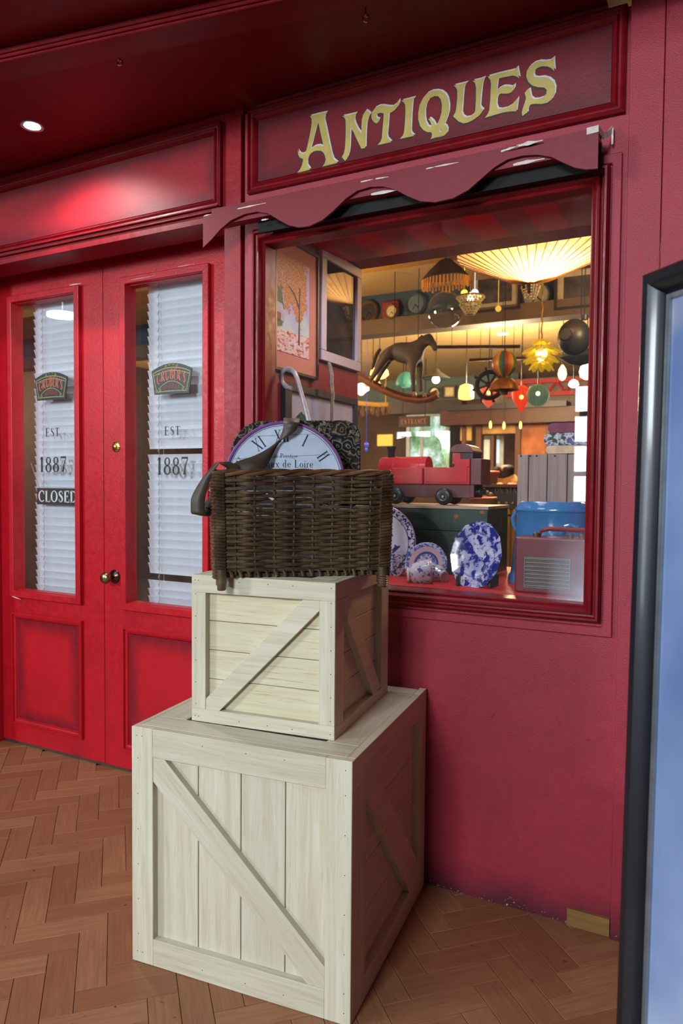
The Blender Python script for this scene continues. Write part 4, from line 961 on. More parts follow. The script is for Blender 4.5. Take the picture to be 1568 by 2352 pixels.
bd0 = 1.13
A0 = PD(1497, 634, bd0); yawb = math.radians(-46)
Bf = P(1437, 2350, 'Z', 0)
bb = empty('poster_stand', (A0.x, A0.y, 0)); tag(bb, 'tall black-framed poster stand with a pale blue poster at the right edge', 'poster stand')
dx = Vector((math.cos(yawb), math.sin(yawb), 0)); nb = Vector((math.sin(yawb), -math.cos(yawb), 0))
low_ = PD(1437, 2350, 1.10); sl = (low_-A0)/(A0.z-low_.z) # lean of the left stile
foot = A0+Vector((sl.x, sl.y, -1))*(A0.z-.0)
up_ = (A0-foot).normalized(); W_ = .62; Hh = (A0-foot).length; print('stand', A0, foot, 'lean', sl)
nb = dx.cross(up_).normalized()
if nb.dot(Vector((0, 0, HCAM))-A0) < 0: nb = -nb
BF = plain('black_anodised_frame', (22, 25, 32), .4, .3, var=.05, coat=.3)
def FPt(u, v, n): return foot+dx*u+up_*v+nb*n
prof = [(0, 0), (0, .014), (.004, .021), (.012, .0265), (.022, .026), (.032, .018), (.038, .008), (.040, .004), (.040, .0)]
def stile(pts_fn): pass
q = MB(); vs = []
for o, d in prof:
    for u, v in ((o, .02+o), (W_-o, .02+o), (W_-o, Hh-o), (o, Hh-o)): vs.append(FPt(u, v, d))
q.add(vs, [(i*4+k, i*4+(k+1) % 4, i*4+4+(k+1) % 4, i*4+4+k) for i in range(len(prof)-1) for k in range(4)])
q.build('frame', BF, bb, 35)
q = MB(); vs = []
for o, d in ((.040, .004), (.041, .0065), (.048, .0065), (.049, .003)):
    for u, v in ((o, .02+o), (W_-o, .02+o), (W_-o, Hh-o), (o, Hh-o)): vs.append(FPt(u, v, d))
q.add(vs, [(i*4+k, i*4+(k+1) % 4, i*4+4+(k+1) % 4, i*4+4+k) for i in range(3) for k in range(4)])
q.build('silver_inner_edge', plain('silver_edge', (160, 170, 178), .3, .8), bb, 35)
def postermat():
    t = NT('poster_print'); v = t.coord(); n = t.noise(v, 2.2, 3); n2 = t.noise(v, 5, 3)
    c = t.ramp(n, [(.3, lin((80, 104, 152))), (.55, lin((122, 144, 186))), (.75, lin((170, 184, 210)))]); c = t.mix(t.ramp(n2, [(.6, (0,)*3), (.7, (.5,)*3)]), c, lin((188, 170, 160)))
    return t.set(.28, 0, .5, c, .2)
q = MB(); q.add([FPt(.0, .02, -.004), FPt(W_, .02, -.004), FPt(W_, Hh, -.004), FPt(.0, Hh, -.004), FPt(.0, .02, .002), FPt(W_, .02, .002), FPt(W_, Hh, .002), FPt(.0, Hh, .002)], [(3, 2, 1, 0), (4, 5, 6, 7), (0, 1, 5, 4), (1, 2, 6, 5), (2, 3, 7, 6), (3, 0, 4, 7)])
q.build('poster', postermat(), bb)
q = MB()
for u in (0.02, W_-.02): q.tube([FPt(u, .012, -.004), FPt(u, .012, -.30)], .011, 8)
q.build('foot', BF, bb, True)
# ================================================================ WINDOW DISPLAY
def pr_(x0, y0, x1, y1, Y):
    xm, ym = (x0+x1)/2, (y0+y1)/2
    return P(x0, ym, 'Y', Y).x, P(x1, ym, 'Y', Y).x, P(xm, y1, 'Y', Y).z, P(xm, y0, 'Y', Y).z
def pbox(q, x0, y0, x1, y1, Y, th):
    a, b, c, d = pr_(x0, y0, x1, y1, Y); return q.box(a, Y, c, b, Y+th, d)
def pboxo(name, x0, y0, x1, y1, Y, th, mat, parent=None, bevel=0, **k):
    q = MB(); pbox(q, x0, y0, x1, y1, Y, th); return q.build(name, mat, parent, bevel=bevel, **k)
DZ = .957
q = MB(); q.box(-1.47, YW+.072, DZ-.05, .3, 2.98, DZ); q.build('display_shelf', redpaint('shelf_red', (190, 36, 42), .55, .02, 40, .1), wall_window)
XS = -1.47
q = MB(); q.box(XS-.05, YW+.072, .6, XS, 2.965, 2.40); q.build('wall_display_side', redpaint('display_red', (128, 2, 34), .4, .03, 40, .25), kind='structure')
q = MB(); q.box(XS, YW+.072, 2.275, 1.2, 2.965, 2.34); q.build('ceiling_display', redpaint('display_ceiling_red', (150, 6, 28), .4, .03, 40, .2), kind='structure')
# autumn painting, pale frame, lower picture : all on the side wall (plane X = XS)
def sidebox(q, y0, y1, z0, z1, t0, t1): return q.box(XS+t0, y0, z0, XS+t1, y1, z1)
def PX(x, y, X): return P(x, y, 'X', X)
def autumn():
    t = NT('autumn_painting'); tc = t.N('ShaderNodeTexCoord'); sp = t.N('ShaderNodeSeparateXYZ'); t.L(tc.outputs['Object'], sp.inputs[0]); v = tc.outputs['Object']
    y, z = sp.outputs[1], sp.outputs[2]
    sky = t.ramp(t.math('ADD', t.math('MULTIPLY', z, 2.2), t.math('MULTIPLY', t.noise(v, 14, 4), .5)), [(.0, lin((176, 190, 196))), (.3, lin((150, 150, 200))), (.9, lin((176, 166, 208)))])
    def blob(cy, cz, ry, rz, k=.5):
        a = t.math('POWER', t.math('DIVIDE', t.math('SUBTRACT', y, cy), ry), 2); b = t.math('POWER', t.math('DIVIDE', t.math('SUBTRACT', z, cz), rz), 2)
        d = t.math('ADD', t.math('ADD', a, b), t.math('MULTIPLY', t.math('SUBTRACT', t.noise(v, 38, 4, .7), .5), 2.6)); return t.ramp(d, [(.75, (1,)*3), (.85, (0,)*3)])
    leaf = t.ramp(t.noise(v, 160, 3, .7), [(.3, lin((110, 62, 34))), (.5, lin((176, 104, 58))), (.7, lin((206, 160, 130)))])
    gr = t.ramp(t.noise(t.coord((1, 22, 70)), 1.3, 4, .7), [(.3, lin((62, 58, 52))), (.42, lin((178, 84, 48))), (.54, lin((214, 196, 204))), (.7, lin((196, 120, 84)))])
    green = t.ramp(t.noise(v, 120, 3), [(.3, lin((44, 58, 44))), (.7, lin((92, 104, 72)))])
    col = t.mix(blob(-.03, .12, .05, .16), sky, leaf); col = t.mix(blob(.055, .09, .07, .16), col, leaf)
    col = t.mix(blob(-.095, .10, .03, .17), col, leaf); col = t.mix(blob(-.085, -.02, .03, .10), col, green)
    gz = t.math('ADD', z, t.math('MULTIPLY', t.noise(v, 20, 3), .04)); col = t.mix(t.ramp(gz, [(.0, (1,)*3), (.02, (1,)*3)]) if False else t.math('LESS_THAN', gz, -.075), col, gr)
    return t.set(.5, 0, .3, col)
p1 = empty('framed_painting', (XS, 2.42, 1.97)); tag(p1, 'autumn landscape painting in a salmon mount and thin dark frame inside the shop window', 'picture')
y0, y1, z0, z1 = 2.245, 2.569, 1.722, 2.223
q = MB()
for a in ((y0, y1, z0, z0+.010), (y0, y1, z1-.010, z1), (y0, y0+.01, z0+.01, z1-.01), (y1-.010, y1, z0+.01, z1-.01)): sidebox(q, a[0], a[1], a[2], a[3], 0, .018)
q.build('frame', plain('dark_gilt_frame', (64, 40, 26), .35, .3), p1)
q = MB(); sidebox(q, y0+.01, y1-.01, z0+.01, z1-.01, 0, .010); q.build('mount', plain('salmon_mount', (190, 120, 104), .7, var=.04), p1)
a, b = PX(621, 577, XS), PX(703, 828, XS); iy0, iy1, iz0, iz1 = a.y, b.y, 1.795, 2.155
q = MB(); sidebox(q, iy0, iy1, iz0, iz1, .010, .012); q.build('image', autumn(), p1)
def sidepoly(pts, t0, t1): return [Vector((XS+t0, iy0+(iy1-iy0)*u, iz0+(iz1-iz0)*v)) for u, v in pts]
q = MB(); q.prism(sidepoly([(.68, .12), (.73, .12), (.725, .5), (.74, .72), (.71, .74), (.70, .5)], .0122, .013), (.0004, 0, 0)); q.prism(sidepoly([(.70, .5), (.56, .63), (.40, .70), (.41, .71), (.58, .65), (.71, .53)], .0122, .013), (.0004, 0, 0))
q.build('painted_tree_trunk', plain('paint_umber', (58, 44, 54), .6), p1)
q = MB(); q.prism(sidepoly([(.03, .33), (.28, .31), (.30, .40), (.24, .49), (.06, .50), (.0, .40)], .0122, .013), (.0004, 0, 0)); q.build('painted_cottage', plain('paint_cottage', (170, 160, 182), .6), p1)
q = MB(); q.prism(sidepoly([(.04, .33), (.20, .315), (.20, .39), (.04, .40)], .013, .013), (.0004, 0, 0)); q.build('painted_cottage_wall', plain('paint_brown', (130, 74, 40), .6), p1)
q = MB()
for u in (.40, .58, .86): q.prism(sidepoly([(u, .05), (u+.03, .05), (u+.02, .16), (u-.01, .16)], .0122, .013), (.0004, 0, 0))
q.build('painted_posts', plain('paint_post', (196, 198, 214), .6), p1)
p2 = empty('framed_picture', (XS, 2.77, 2.03)); tag(p2, 'dark glazed picture in a pale grey frame at the back of the window display', 'picture')
y0, y1, z0, z1 = 2.590, 2.957, 1.809, 2.270; fw = .042
q = MB()
for a in ((y0, y1, z0, z0+fw), (y0, y1, z1-fw, z1), (y0, y0+fw, z0+fw, z1-fw), (y1-fw, y1, z0+fw, z1-fw)): sidebox(q, a[0], a[1], a[2], a[3], 0, .02)
q.build('frame', plain('pale_grey_frame', (176, 164, 182), .45, var=.05), p2, bevel=.002)
q = MB(); sidebox(q, y0+fw, y1-fw, z0+fw, z1-fw, 0, .008); q.build('image', plain('dark_glazed_print', (52, 46, 44), .04, 0, .9, .5, 6), p2)
p3 = empty('framed_picture', (XS, 2.62, 1.4)); tag(p3, 'dark-framed landscape with a tree low on the side wall of the window display', 'picture')
y0, y1, z0, z1 = 2.311, 2.930, 1.20, 1.684; fw = .03
q = MB()
for a in ((y0, y1, z0, z0+fw), (y0, y1, z1-fw, z1), (y0, y0+fw+.02, z0+fw, z1-fw), (y1-fw, y1, z0+fw, z1-fw)): sidebox(q, a[0], a[1], a[2], a[3], 0, .02)
q.build('frame', plain('dark_brown_frame', (44, 30, 34), .4), p3, bevel=.002)
def lands():
    t = NT('misty_landscape'); tc = t.N('ShaderNodeTexCoord'); sp = t.N('ShaderNodeSeparateXYZ'); t.L(tc.outputs['Object'], sp.inputs[0]); y, z = sp.outputs[1], sp.outputs[2]; v = tc.outputs['Object']
    a = t.math('POWER', t.math('DIVIDE', t.math('ADD', y, .17), .085), 2); b = t.math('POWER', t.math('DIVIDE', t.math('SUBTRACT', z, .03), .12), 2)
    m_ = t.ramp(t.math('ADD', t.math('ADD', a, b), t.math('MULTIPLY', t.noise(v, 40, 4), 1)), [(1.2, (1,)*3), (1.4, (0,)*3)])
    m_ = t.math('LESS_THAN', t.math('ADD', t.math('ADD', a, b), t.math('MULTIPLY', t.noise(v, 40, 4), 1)), 1.3)
    sk = t.ramp(t.noise(v, 6, 3), [(.3, lin((150, 156, 184))), (.7, lin((186, 178, 190)))])
    return t.set(.25, 0, .5, t.mix(m_, sk, t.ramp(t.noise(v, 90, 3), [(.3, lin((38, 60, 62))), (.7, lin((80, 104, 92)))])))
q = MB(); sidebox(q, y0+fw+.02, y1-fw, z0+fw, z1-fw, 0, .008); q.build('image', lands(), p3)
# walking sticks
YS = 2.275
def Pk(x, y, Y=YS): return P(x, y, 'Y', Y)
ST1 = plain('silvered_cane', (160, 152, 160), .35, .1, var=.2, sc=60); ST2 = plain('knotty_stick', (112, 92, 80), .5, var=.35, sc=50)
hook = [(671, 893), (658, 889), (648, 878), (645, 866), (648, 854), (657, 847), (667, 848), (676, 856), (682, 868), (688, 890), (695, 915), (708, 965), (722, 1020)]
pts = [Pk(*p) for p in hook]; e = pts[-1]; d = (pts[-1]-pts[-2]); t = (DZ+.004-e.z)/d.z; pts.append(e+d*t)
q = MB(); q.tube(pts, [.0075, .009]+[.0088]*6+[.0085]*5+[.0075], 10)
tag(q.build('walking_cane', ST1, None, True), 'silver-grey hooked walking cane leaning in the shop window', 'walking stick')
pts = [Pk(755, 832, 2.6), Pk(757, 842, 2.6), Pk(761, 862, 2.6), Pk(760, 880, 2.6), Pk(763, 902, 2.6), Pk(762, 965, 2.6), Pk(763, 1050, 2.6)]; pts.append(Vector((pts[-1].x, 2.6, DZ+.004)))
q = MB(); q.tube(pts, [.006, .010, .0085, .0095, .008, .007, .007, .006], 9)
tag(q.build('walking_stick', ST2, None, True), 'knobbly brown walking stick standing upright in the shop window', 'walking stick')

# ---------------------------------------------------------------- china
def china(name, ringpat, c=(60, 70, 150), w_=(206, 208, 228), kind=0, rad=.1):
    t = NT(name); tc = t.N('ShaderNodeTexCoord'); sp = t.N('ShaderNodeSeparateXYZ'); t.L(tc.outputs['Object'], sp.inputs[0]); v = tc.outputs['Object']
    r = t.math('DIVIDE', t.math('SQRT', t.math('ADD', t.math('POWER', sp.outputs[0], 2), t.math('POWER', sp.outputs[1], 2))), rad)
    W, Bl = lin(w_), lin(c); dk = lin(tuple(x*.5 for x in c[:2])+(c[2]*.75,))
    if kind == 0:    # flow blue: blurred trees on rim and centre
        n = t.noise(v, 34, 4, .65, .4); f = t.ramp(n, [(.47, (0,)*3), (.54, (1,)*3)]); soft = t.ramp(t.noise(v, 14, 3), [(.35, W), (.7, lin((130, 140, 205)))])
        col = t.mix(f, soft, lin((34, 40, 128))); ring = t.ramp(r, [(.60, (0,)*3), (.62, (.8,)*3), (.66, (0,)*3)]); col = t.mix(ring, col, lin((70, 80, 165)))
        edge = t.math('GREATER_THAN', r, .955); col = t.mix(edge, col, lin((40, 44, 120)))
    elif kind == 1:  # patterned border, sparse centre
        n = t.noise(v, 95, 3, .7); f = t.ramp(n, [(.47, (0,)*3), (.52, (1,)*3)]); bord = t.mix(f, lin((26, 34, 92)), W)
        cen = t.mix(t.ramp(t.noise(v, 20, 3, .6), [(.60, (0,)*3), (.63, (1,)*3)]), W, lin((44, 54, 120)))
        low = t.mix(t.ramp(t.noise(v, 80, 2, .5, 1.5), [(.48, (0,)*3), (.52, (1,)*3)]), W, lin((60, 76, 140)))
        cen = t.mix(t.math('LESS_THAN', sp.outputs[1], -.035), cen, low)
        col = t.mix(t.math('GREATER_THAN', r, .80), cen, bord); col = t.mix(t.math('GREATER_THAN', r, .975), col, lin((170, 120, 170))); col = t.mix(t.ramp(r, [(.79, (0,)*3), (.80, (1,)*3), (.83, (0,)*3)]), col, lin((34, 42, 100)))
    elif kind == 2:  # blue rim, pinkish band, ring, floral centre
        n = t.noise(v, 80, 3, .7); f = t.ramp(n, [(.45, (0,)*3), (.55, (1,)*3)]); bord = t.mix(f, lin((78, 84, 178)), lin((190, 196, 224)))
        col = t.mix(t.ramp(r, [(.46, (0,)*3), (.48, (1,)*3)]), t.mix(f, lin((196, 200, 222)), lin((80, 92, 160))), lin((70, 82, 150)))
        col = t.mix(t.math('GREATER_THAN', r, .58), col, lin((206, 176, 186))); col = t.mix(t.math('GREATER_THAN', r, .80), col, bord)
    else:            # floral transfer print
        n = t.noise(v, 60, 4, .7, .5); f = t.ramp(n, [(.56, (0,)*3), (.60, (1,)*3)]); col = t.mix(f, W, lin((84, 96, 158)))
    return t.set(.12, 0, .6, col, .3)
def plate(name, ctr, rpx, Y, nrm, mat, label, n=64, poly=None, roll=0, group=None, sx=1, rad=None, back=(200, 200, 215)):
    c = P(*ctr, 'Y', Y); R_ = rpx*mpp(c); nv = Vector(nrm).normalized(); X = Vector((-nv.y, nv.x, 0)).normalized()*1
    X = Vector((0, 0, 1)).cross(nv).normalized(); Yv = nv.cross(X)
    M_ = Matrix.Identity(4)
    Rr = Matrix.Rotation(roll, 3, nv); X = Rr @ X; Yv = Rr @ Yv
    for i in range(3): M_[i][0] = X[i]; M_[i][1] = Yv[i]; M_[i][2] = nv[i]
    M_.translation = c
    pf = [(0, -.028), (.42, -.028), (.50, -.022), (.60, -.012), (.66, -.004), (.80, .010), (.97, .026), (1.0, .03), (1.0, .022), (.8, -.006), (.62, -.030), (.45, -.05), (0, -.05)]
    q = MB(); md = None
    if poly: md = lambda a: math.cos(PI/poly)/math.cos(((a+PI/poly) % (2*PI/poly))-PI/poly)
    q.lathe([(r*R_, z*R_) for r, z in pf], n=n, mod=md, sx=sx)
    me = bpy.data.meshes.new(name); me.from_pydata(q.v, [], q.f); me.materials.append(mat(R_))
    bm = bmesh.new(); bm.from_mesh(me); bmesh.ops.recalc_face_normals(bm, faces=bm.faces); bm.to_mesh(me); bm.free()
    me.polygons.foreach_set('use_smooth', [True]*len(me.polygons)); o = bpy.data.objects.new(name, me); COL.objects.link(o); o.matrix_world = M_
    return tag(o, label, 'plate', group)
plate('dinner_plate', (1092, 1275), 81, 2.34, (-.30, -.93, .16), lambda R_: china('flow_blue_china', 0, kind=0, rad=R_), 'faceted blue and white plate with smudged trees propped up in front', 96, 12, -.22, sx=.87)
plate('dinner_plate', (866, 1250), 92, 2.47, (.12, -.96, .22), lambda R_: china('bordered_china', 0, kind=1, rad=R_), 'large white plate with a dark blue patterned border, half hidden by the basket')
plate('side_plate', (978, 1296), 51, 2.43, (.05, -.97, .25), lambda R_: china('pink_band_china', 0, kind=2, rad=R_), 'small plate with blue rim and pinkish band standing behind the teacups')
plate('side_plate', (868, 1292), 38, 2.40, (.1, -.97, .2), lambda R_: china('lacy_china', 0, kind=2, rad=R_), 'small blue-rimmed plate leaning in front of the large bordered plate')
plate('saucer', (967, 1339), 48, 2.345, (0, -.02, 1), lambda R_: china('saucer_china', 0, kind=3, rad=R_), 'pale saucer lying flat under the two tipped teacups')
def teacup(ctr, Y, Lpx, dirx, tilt, label):
    c = P(*ctr, 'Y', Y); s = mpp(c); L_ = Lpx*s; r = empty('teacup', c); tag(r, label, 'cup', 'tipped teacups')
    ax = Vector((dirx, .5, tilt)).normalized(); M_ = ax.to_track_quat('Z', 'Y').to_matrix().to_4x4()
    pf = [(0, 0), (.36, 0), (.40, .04), (.38, .08), (.55, .22), (.66, .5), (.72, .85), (.76, 1), (.73, 1), (.68, .84), (.62, .5), (.50, .24), (.3, .14), (0, .13)]
    q = MB(); q.lathe([(a*L_*.78, (b-.5)*L_) for a, b in pf], n=32, M=M_); q.v = [tuple(Vector(p)+c) for p in q.v]; q.build('bowl', china('cup_china', 0, kind=3, rad=.05), r, 'all')
    q = MB(); q.lathe([(0, (-.5-.01)*L_), (.30*L_*.78, (-.5-.03)*L_), (.37*L_*.78, (-.5-.03)*L_), (.405*L_*.78, (-.5+.06)*L_), (.30*L_*.78, (-.5+.05)*L_)], n=28, M=M_); q.v = [tuple(Vector(p)+c) for p in q.v]; q.build('foot', plain('cup_white', (222, 212, 216), .15, 0, .6, .03), r, 'all')
    q = MB(); hp = [M_ @ Vector((L_*(.55+.30*math.sin(PI*k/8)), 0, L_*(-.2+.5*k/8))) + c for k in range(9)]; q.tube(hp, L_*.05, 8); q.build('handle', china('cup_china_h', 0, kind=3, rad=.05), r, True)
teacup((963, 1317), 2.345, 54, 1, .12, 'tipped teacup lying on its side on the saucer, foot to the left')
teacup((1004, 1322), 2.41, 46, -1, .05, 'tipped teacup with its foot turned to the right beside the faceted plate')
q = MB(); a = P(1092, 1350, 'Y', 2.35)
q.box(a.x-.06, 2.32, DZ+.001, a.x-.05, 2.42, DZ+.035); q.box(a.x+.05, 2.32, DZ+.001, a.x+.06, 2.42, DZ+.035); q.box(a.x-.055, 2.40, DZ+.001, a.x+.055, 2.41, DZ+.08)
tag(q.build('plate_stand', BLACK, None, bevel=.002), 'small black stand holding the faceted blue plate', 'stand')

# ---------------------------------------------------------------- green chest and toy locomotive
YC_ = 2.60
a, b, c_, d_ = pr_(870, 1168, 1118, 1352, YC_); print('chest', a, b, c_, d_)
ch = empty('wooden_chest', ((a+b)/2, YC_, DZ)); tag(ch, 'dark green painted wooden chest with chipped corners under the toy engine', 'chest')
GR = NT('chipped_green_paint'); vv = GR.coord(); nn = GR.noise(vv, 16, 5, .7); GR = GR.set(.45, 0, .4, GR.mix(GR.ramp(nn, [(.64, (0,)*3), (.68, (1,)*3)]), GR.ramp(GR.noise(GR.coord((1, 1, 12)), 6, 4), [(.3, lin((20, 46, 36))), (.7, lin((40, 70, 56)))]), lin((150, 72, 44))))
hz = (d_-DZ)/3
for i in range(3):
    q = MB(); q.box(a, YC_, DZ+.001+i*hz, b, YC_+.015, DZ+(i+1)*hz-.0015); q.build('front_board', GR, ch, bevel=.001)
q = MB(); q.box(a, YC_+.015, DZ+.001, b, YC_+.29, d_-.001); q.build('body', GR, ch)
q = MB(); q.box(a-.004, YC_-.004, d_, b+.004, YC_+.30, d_+.012); q.build('lid_board', wood('chest_lid', (150, 130, 112), (176, 156, 138)), ch, bevel=.001)
ZT = d_+.013; YT0 = 2.64; TW = .12
TR = plain('toy_red_enamel', (178, 34, 44), .28, 0, .5, .08, 20, coat=.3); TM = plain('toy_maroon', (92, 32, 38), .4, var=.15); TB = plain('toy_black', (22, 20, 24), .35)
tr = empty('toy_locomotive', (P(985, 1110, 'Y', YT0).x, YT0+TW/2, ZT)); tag(tr, 'red toy steam engine with black rubber wheels standing on the green chest', 'toy')
ym = YT0+TW/2; s = mpp(P(985, 1110, 'Y', YT0))
zw = P(910, 1166, 'Y', YT0).z; dz = ZT-zw
def tx(x): return P(x, 1110, 'Y', YT0).x
def tz(y): return P(985, y, 'Y', YT0).z+dz
MXX = Matrix.Rotation(PI/2, 4, 'Y')
q = MB(); rb = (tz(1055)-tz(1110))*.5; q.lathe([(0, 0), (rb*.9, 0), (rb, .006), (rb, tx(972)-tx(863)), (0, tx(972)-tx(863))], (tx(863), ym, tz(1083)), 32, MXX); q.build('boiler', TR, tr, True)
for xx in (898, 956): q = MB(); q.lathe([(rb*1.0, -.003), (rb*1.025, -.002), (rb*1.025, .002), (rb*1.0, .003)], (tx(xx), ym, tz(1083)), 32, MXX); q.build('boiler_band', TR, tr, True)
q = MB(); q.lathe([(.014, -.02), (.014, .03), (.017, .034), (.019, .042), (.019, .046), (.014, .046), (0, .04)], (tx(884), ym, tz(1058)), 20); q.build('funnel', TB, tr, True)
q = MB(); q.box(tx(898), YT0, tz(1121), tx(970), YT0+TW, tz(1082)); q.build('side_tank', TR, tr, bevel=.004, seg=2)
q = MB(); q.box(tx(972), YT0+.002, tz(1121), tx(1078), YT0+TW-.002, tz(1082)); q.box(tx(1042), YT0+.002, tz(1082), tx(1078), YT0+TW-.002, tz(1063)); q.build('cab_side', TR, tr, bevel=.003, seg=2)
q = MB(); q.prism([(tx(x), YT0+.0005, tz(y)) for x, y in ((978, 1116), (1072, 1116), (1072, 1082), (1060, 1073), (1046, 1073), (1038, 1086), (978, 1086))], (0, .003, 0)); q.build('raised_panel', TR, tr, bevel=.001)
q = MB(); q.box(tx(1036), YT0+.006, tz(1075), tx(1056), YT0+TW-.006, tz(1046)); q.build('cab_pillar', TR, tr, bevel=.002)
q = MB(); q.box(tx(1057), YT0+.004, tz(1064), tx(1084), YT0+TW-.004, tz(1044)); q.build('cab_window', TB, tr)
q = MB(); out = [(1034, 1044), (1036, 1036), (1046, 1030), (1066, 1030), (1078, 1035), (1086, 1046), (1086, 1050), (1034, 1049)]
q.prism([(tx(x), YT0-.002, tz(y)) for x, y in out], (0, TW+.004, 0)); q.build('cab_roof', TM, tr, bevel=.003, seg=2)
q = MB(); q.box(tx(1080), YT0-.001, tz(1121), tx(1105), YT0+TW, tz(1063)); q.build('coal_bunker', TM, tr, bevel=.002)
q = MB(); q.box(tx(888), YT0+.012, tz(1151), tx(1088), YT0+TW-.012, tz(1121)); q.box(tx(1078), YT0+.004, tz(1150), tx(1088), YT0+TW-.004, tz(1121)); q.build('chassis', TM, tr, bevel=.002)
for xw in (910, 1020):
    for yy, sg2 in ((YT0-.004, -1), (YT0+TW+.004, 1)):
        r_ = (tz(1127)-tz(1166))/2; cz = ZT+r_*1.0
        q = MB(); q.lathe([(r_*.5, -.012), (r_*.86, -.013), (r_*.97, -.008), (r_, 0), (r_*.97, .008), (r_*.86, .013), (r_*.5, .012)], (tx(xw), yy, cz), 40, MX, mod=lambda a: 1+.02*math.sin(20*a)); wh = q.build('wheel', TB, tr, 60)
        q = MB(); q.lathe([(0, .015), (r_*.12, .015), (r_*.16, .009), (r_*.42, .011), (r_*.48, .013), (r_*.5, .005), (r_*.5, -.01), (0, -.01)], (0, 0, 0), 24, Matrix.Rotation(PI/2 if sg2 < 0 else -PI/2, 4, 'X')); q.v = [tuple(Vector(p)+Vector((tx(xw), yy, cz))) for p in q.v]
        hb = q.build('hub', plain('hub_grey', (172, 160, 136), .35, .2) if 'hub_grey' not in bpy.data.materials else bpy.data.materials['hub_grey'], tr, True)
for yy in (.03, .09):
    q = MB(); q.lathe([(.009, 0), (.009, .01), (.013, .012), (.013, .018), (0, .02)], (tx(1088), YT0+yy, tz(1137)), 14, MXX); q.build('buffer', TB, tr, True)

# ---------------------------------------------------------------- radio, blue enamel bin, plank crate, folded cloths
YR = 2.285
a, b, c_, d_ = pr_(1181, 1236, 1352, 1366, YR); b += .03; ra = empty('portable_radio', ((a+b)/2, YR, DZ)); tag(ra, 'maroon portable radio with a ribbed grille in the lower right window corner', 'radio')
RR_ = plain('radio_maroon', (112, 24, 40), .4, var=.12, sc=12); q = MB(); q.box(a, YR, DZ+.001, b, YR+.11, d_); q.build('case', RR_, ra, bevel=.006, seg=3)
ga, gb, gc, gd = pr_(1204, 1281, 1310, 1352, YR)
q = MB(); q.box(ga, YR-.003, gc, gb, YR, gd); q.build('grille_backing', plain('grille_dark', (88, 80, 78), .5), ra)
for i in range(8):
    z = gc+(gd-gc)*(i+.5)/8; q = MB(); q.tube([(ga+.002, YR-.005, z), (gb-.002, YR-.005, z)], .0022, 6); q.build('grille_bar', plain('grille_bar', (160, 156, 150), .35, .6), ra, True)
q = MB(); q.frame(ga, gc, gb, gd, YR, [(0, 0), (0, .007), (.003, .007), (.004, 0)]); q.build('grille_surround', plain('grille_edge', (120, 130, 126), .3, .7), ra)
q = MB(); hx0, hz_ = P(1238, 1226, 'Y', YR+.05).x, d_; q.tube([(hx0, YR+.05, hz_), (hx0+.006, YR+.05, hz_+.018), (hx0+.03, YR+.05, hz_+.026), (b-.02, YR+.05, hz_+.024), (b-.005, YR+.05, hz_)], [.004, .006, .0075, .0075, .005], 8); q.build('handle', plain('handle_maroon', (128, 30, 46), .3), ra, True)
for xx in (1233, 1312, 1338):
    p = P(xx, 1236, 'Y', YR+.045); q = MB(); q.lathe([(.010, 0), (.010, .012), (.008, .014), (0, .014)], (p.x, YR+.03, d_), 16); q.build('knob', plain('knob_brown', (92, 66, 56), .4, .3), ra, True)
YE = 2.52; EN = plain('blue_enamel', (58, 118, 176), .14, 0, .6, .12, 5, coat=.6)
p = P(1270, 1200, 'Y', YE); s = mpp(p); zt = P(1262, 1172, 'Y', YE).z
bn = empty('enamel_bin', (p.x, YE, DZ)); tag(bn, 'blue enamel lidded pot standing behind the maroon radio', 'pot')
R1 = 84*s; hz = zt-DZ
q = MB(); q.lathe([(0, .001), (R1*1.20, .001), (R1*1.22, .006), (R1*1.18, .03), (R1*1.14, .036), (R1*1.12, .05), (R1*1.0, hz*.75), (R1*.97, hz-.01), (R1*.99, hz)], (p.x, YE, DZ), 56, sy=.62); q.build('body', EN, bn, True)
q = MB(); q.lathe([(R1*1.02, -.004), (R1*1.04, .0), (R1*1.02, .006), (R1*1.0, .010), (R1*.94, .022), (R1*.86, .030), (R1*.3, .033), (0, .033)], (p.x, YE, DZ+hz), 56, sy=.62); q.build('lid', EN, bn, True)
q = MB(); x0 = p.x-R1*.98
q.tube([(x0-.004, YE, DZ+hz-.004), (x0-.016, YE, DZ+hz-.03), (x0-.012, YE, DZ+hz-.055), (x0-.004, YE, DZ+hz-.075)], [.006, .008, .008, .004], 8); q.build('clasp', EN, bn, True)
x1 = P(1322, 1215, 'Y', YE).x; q = MB(); q.tube([(x1-.028, YE-R1*.58, DZ+hz-.075), (x1-.02, YE-R1*.66, DZ+hz-.05), (x1, YE-R1*.68, DZ+hz-.045), (x1+.02, YE-R1*.66, DZ+hz-.05), (x1+.03, YE-R1*.58, DZ+hz-.075)], .007, 8); q.build('lug', EN, bn, True)
YPk = 2.74; PKM = wood('weathered_plank', (122, 108, 104), (148, 132, 126), 'Z', .7, 1, .2, dirt=(70, 58, 54), dirtf=.3)
a, b, c_, d_ = pr_(1187, 1042, 1345, 1190, YPk)
pkc = empty('plank_box', ((a+b)/2, YPk, DZ)); tag(pkc, 'box of weathered grey-brown planks at the right of the window display', 'box')
xs = [P(x, 1100, 'Y', YPk).x for x in (1187, 1213, 1256, 1302, 1352)]
for i in range(4): q = MB(); q.box(xs[i]+.0015, YPk, DZ+.001, xs[i+1]-.0015, YPk+.016, d_-random.uniform(0, .004)); q.build('plank', PKM, pkc, bevel=.0015)
q = MB(); q.box(xs[0]+.004, YPk+.016, DZ+.001, xs[-1]-.004, YPk+.17, d_-.01); q.build('body', PKM, pkc)
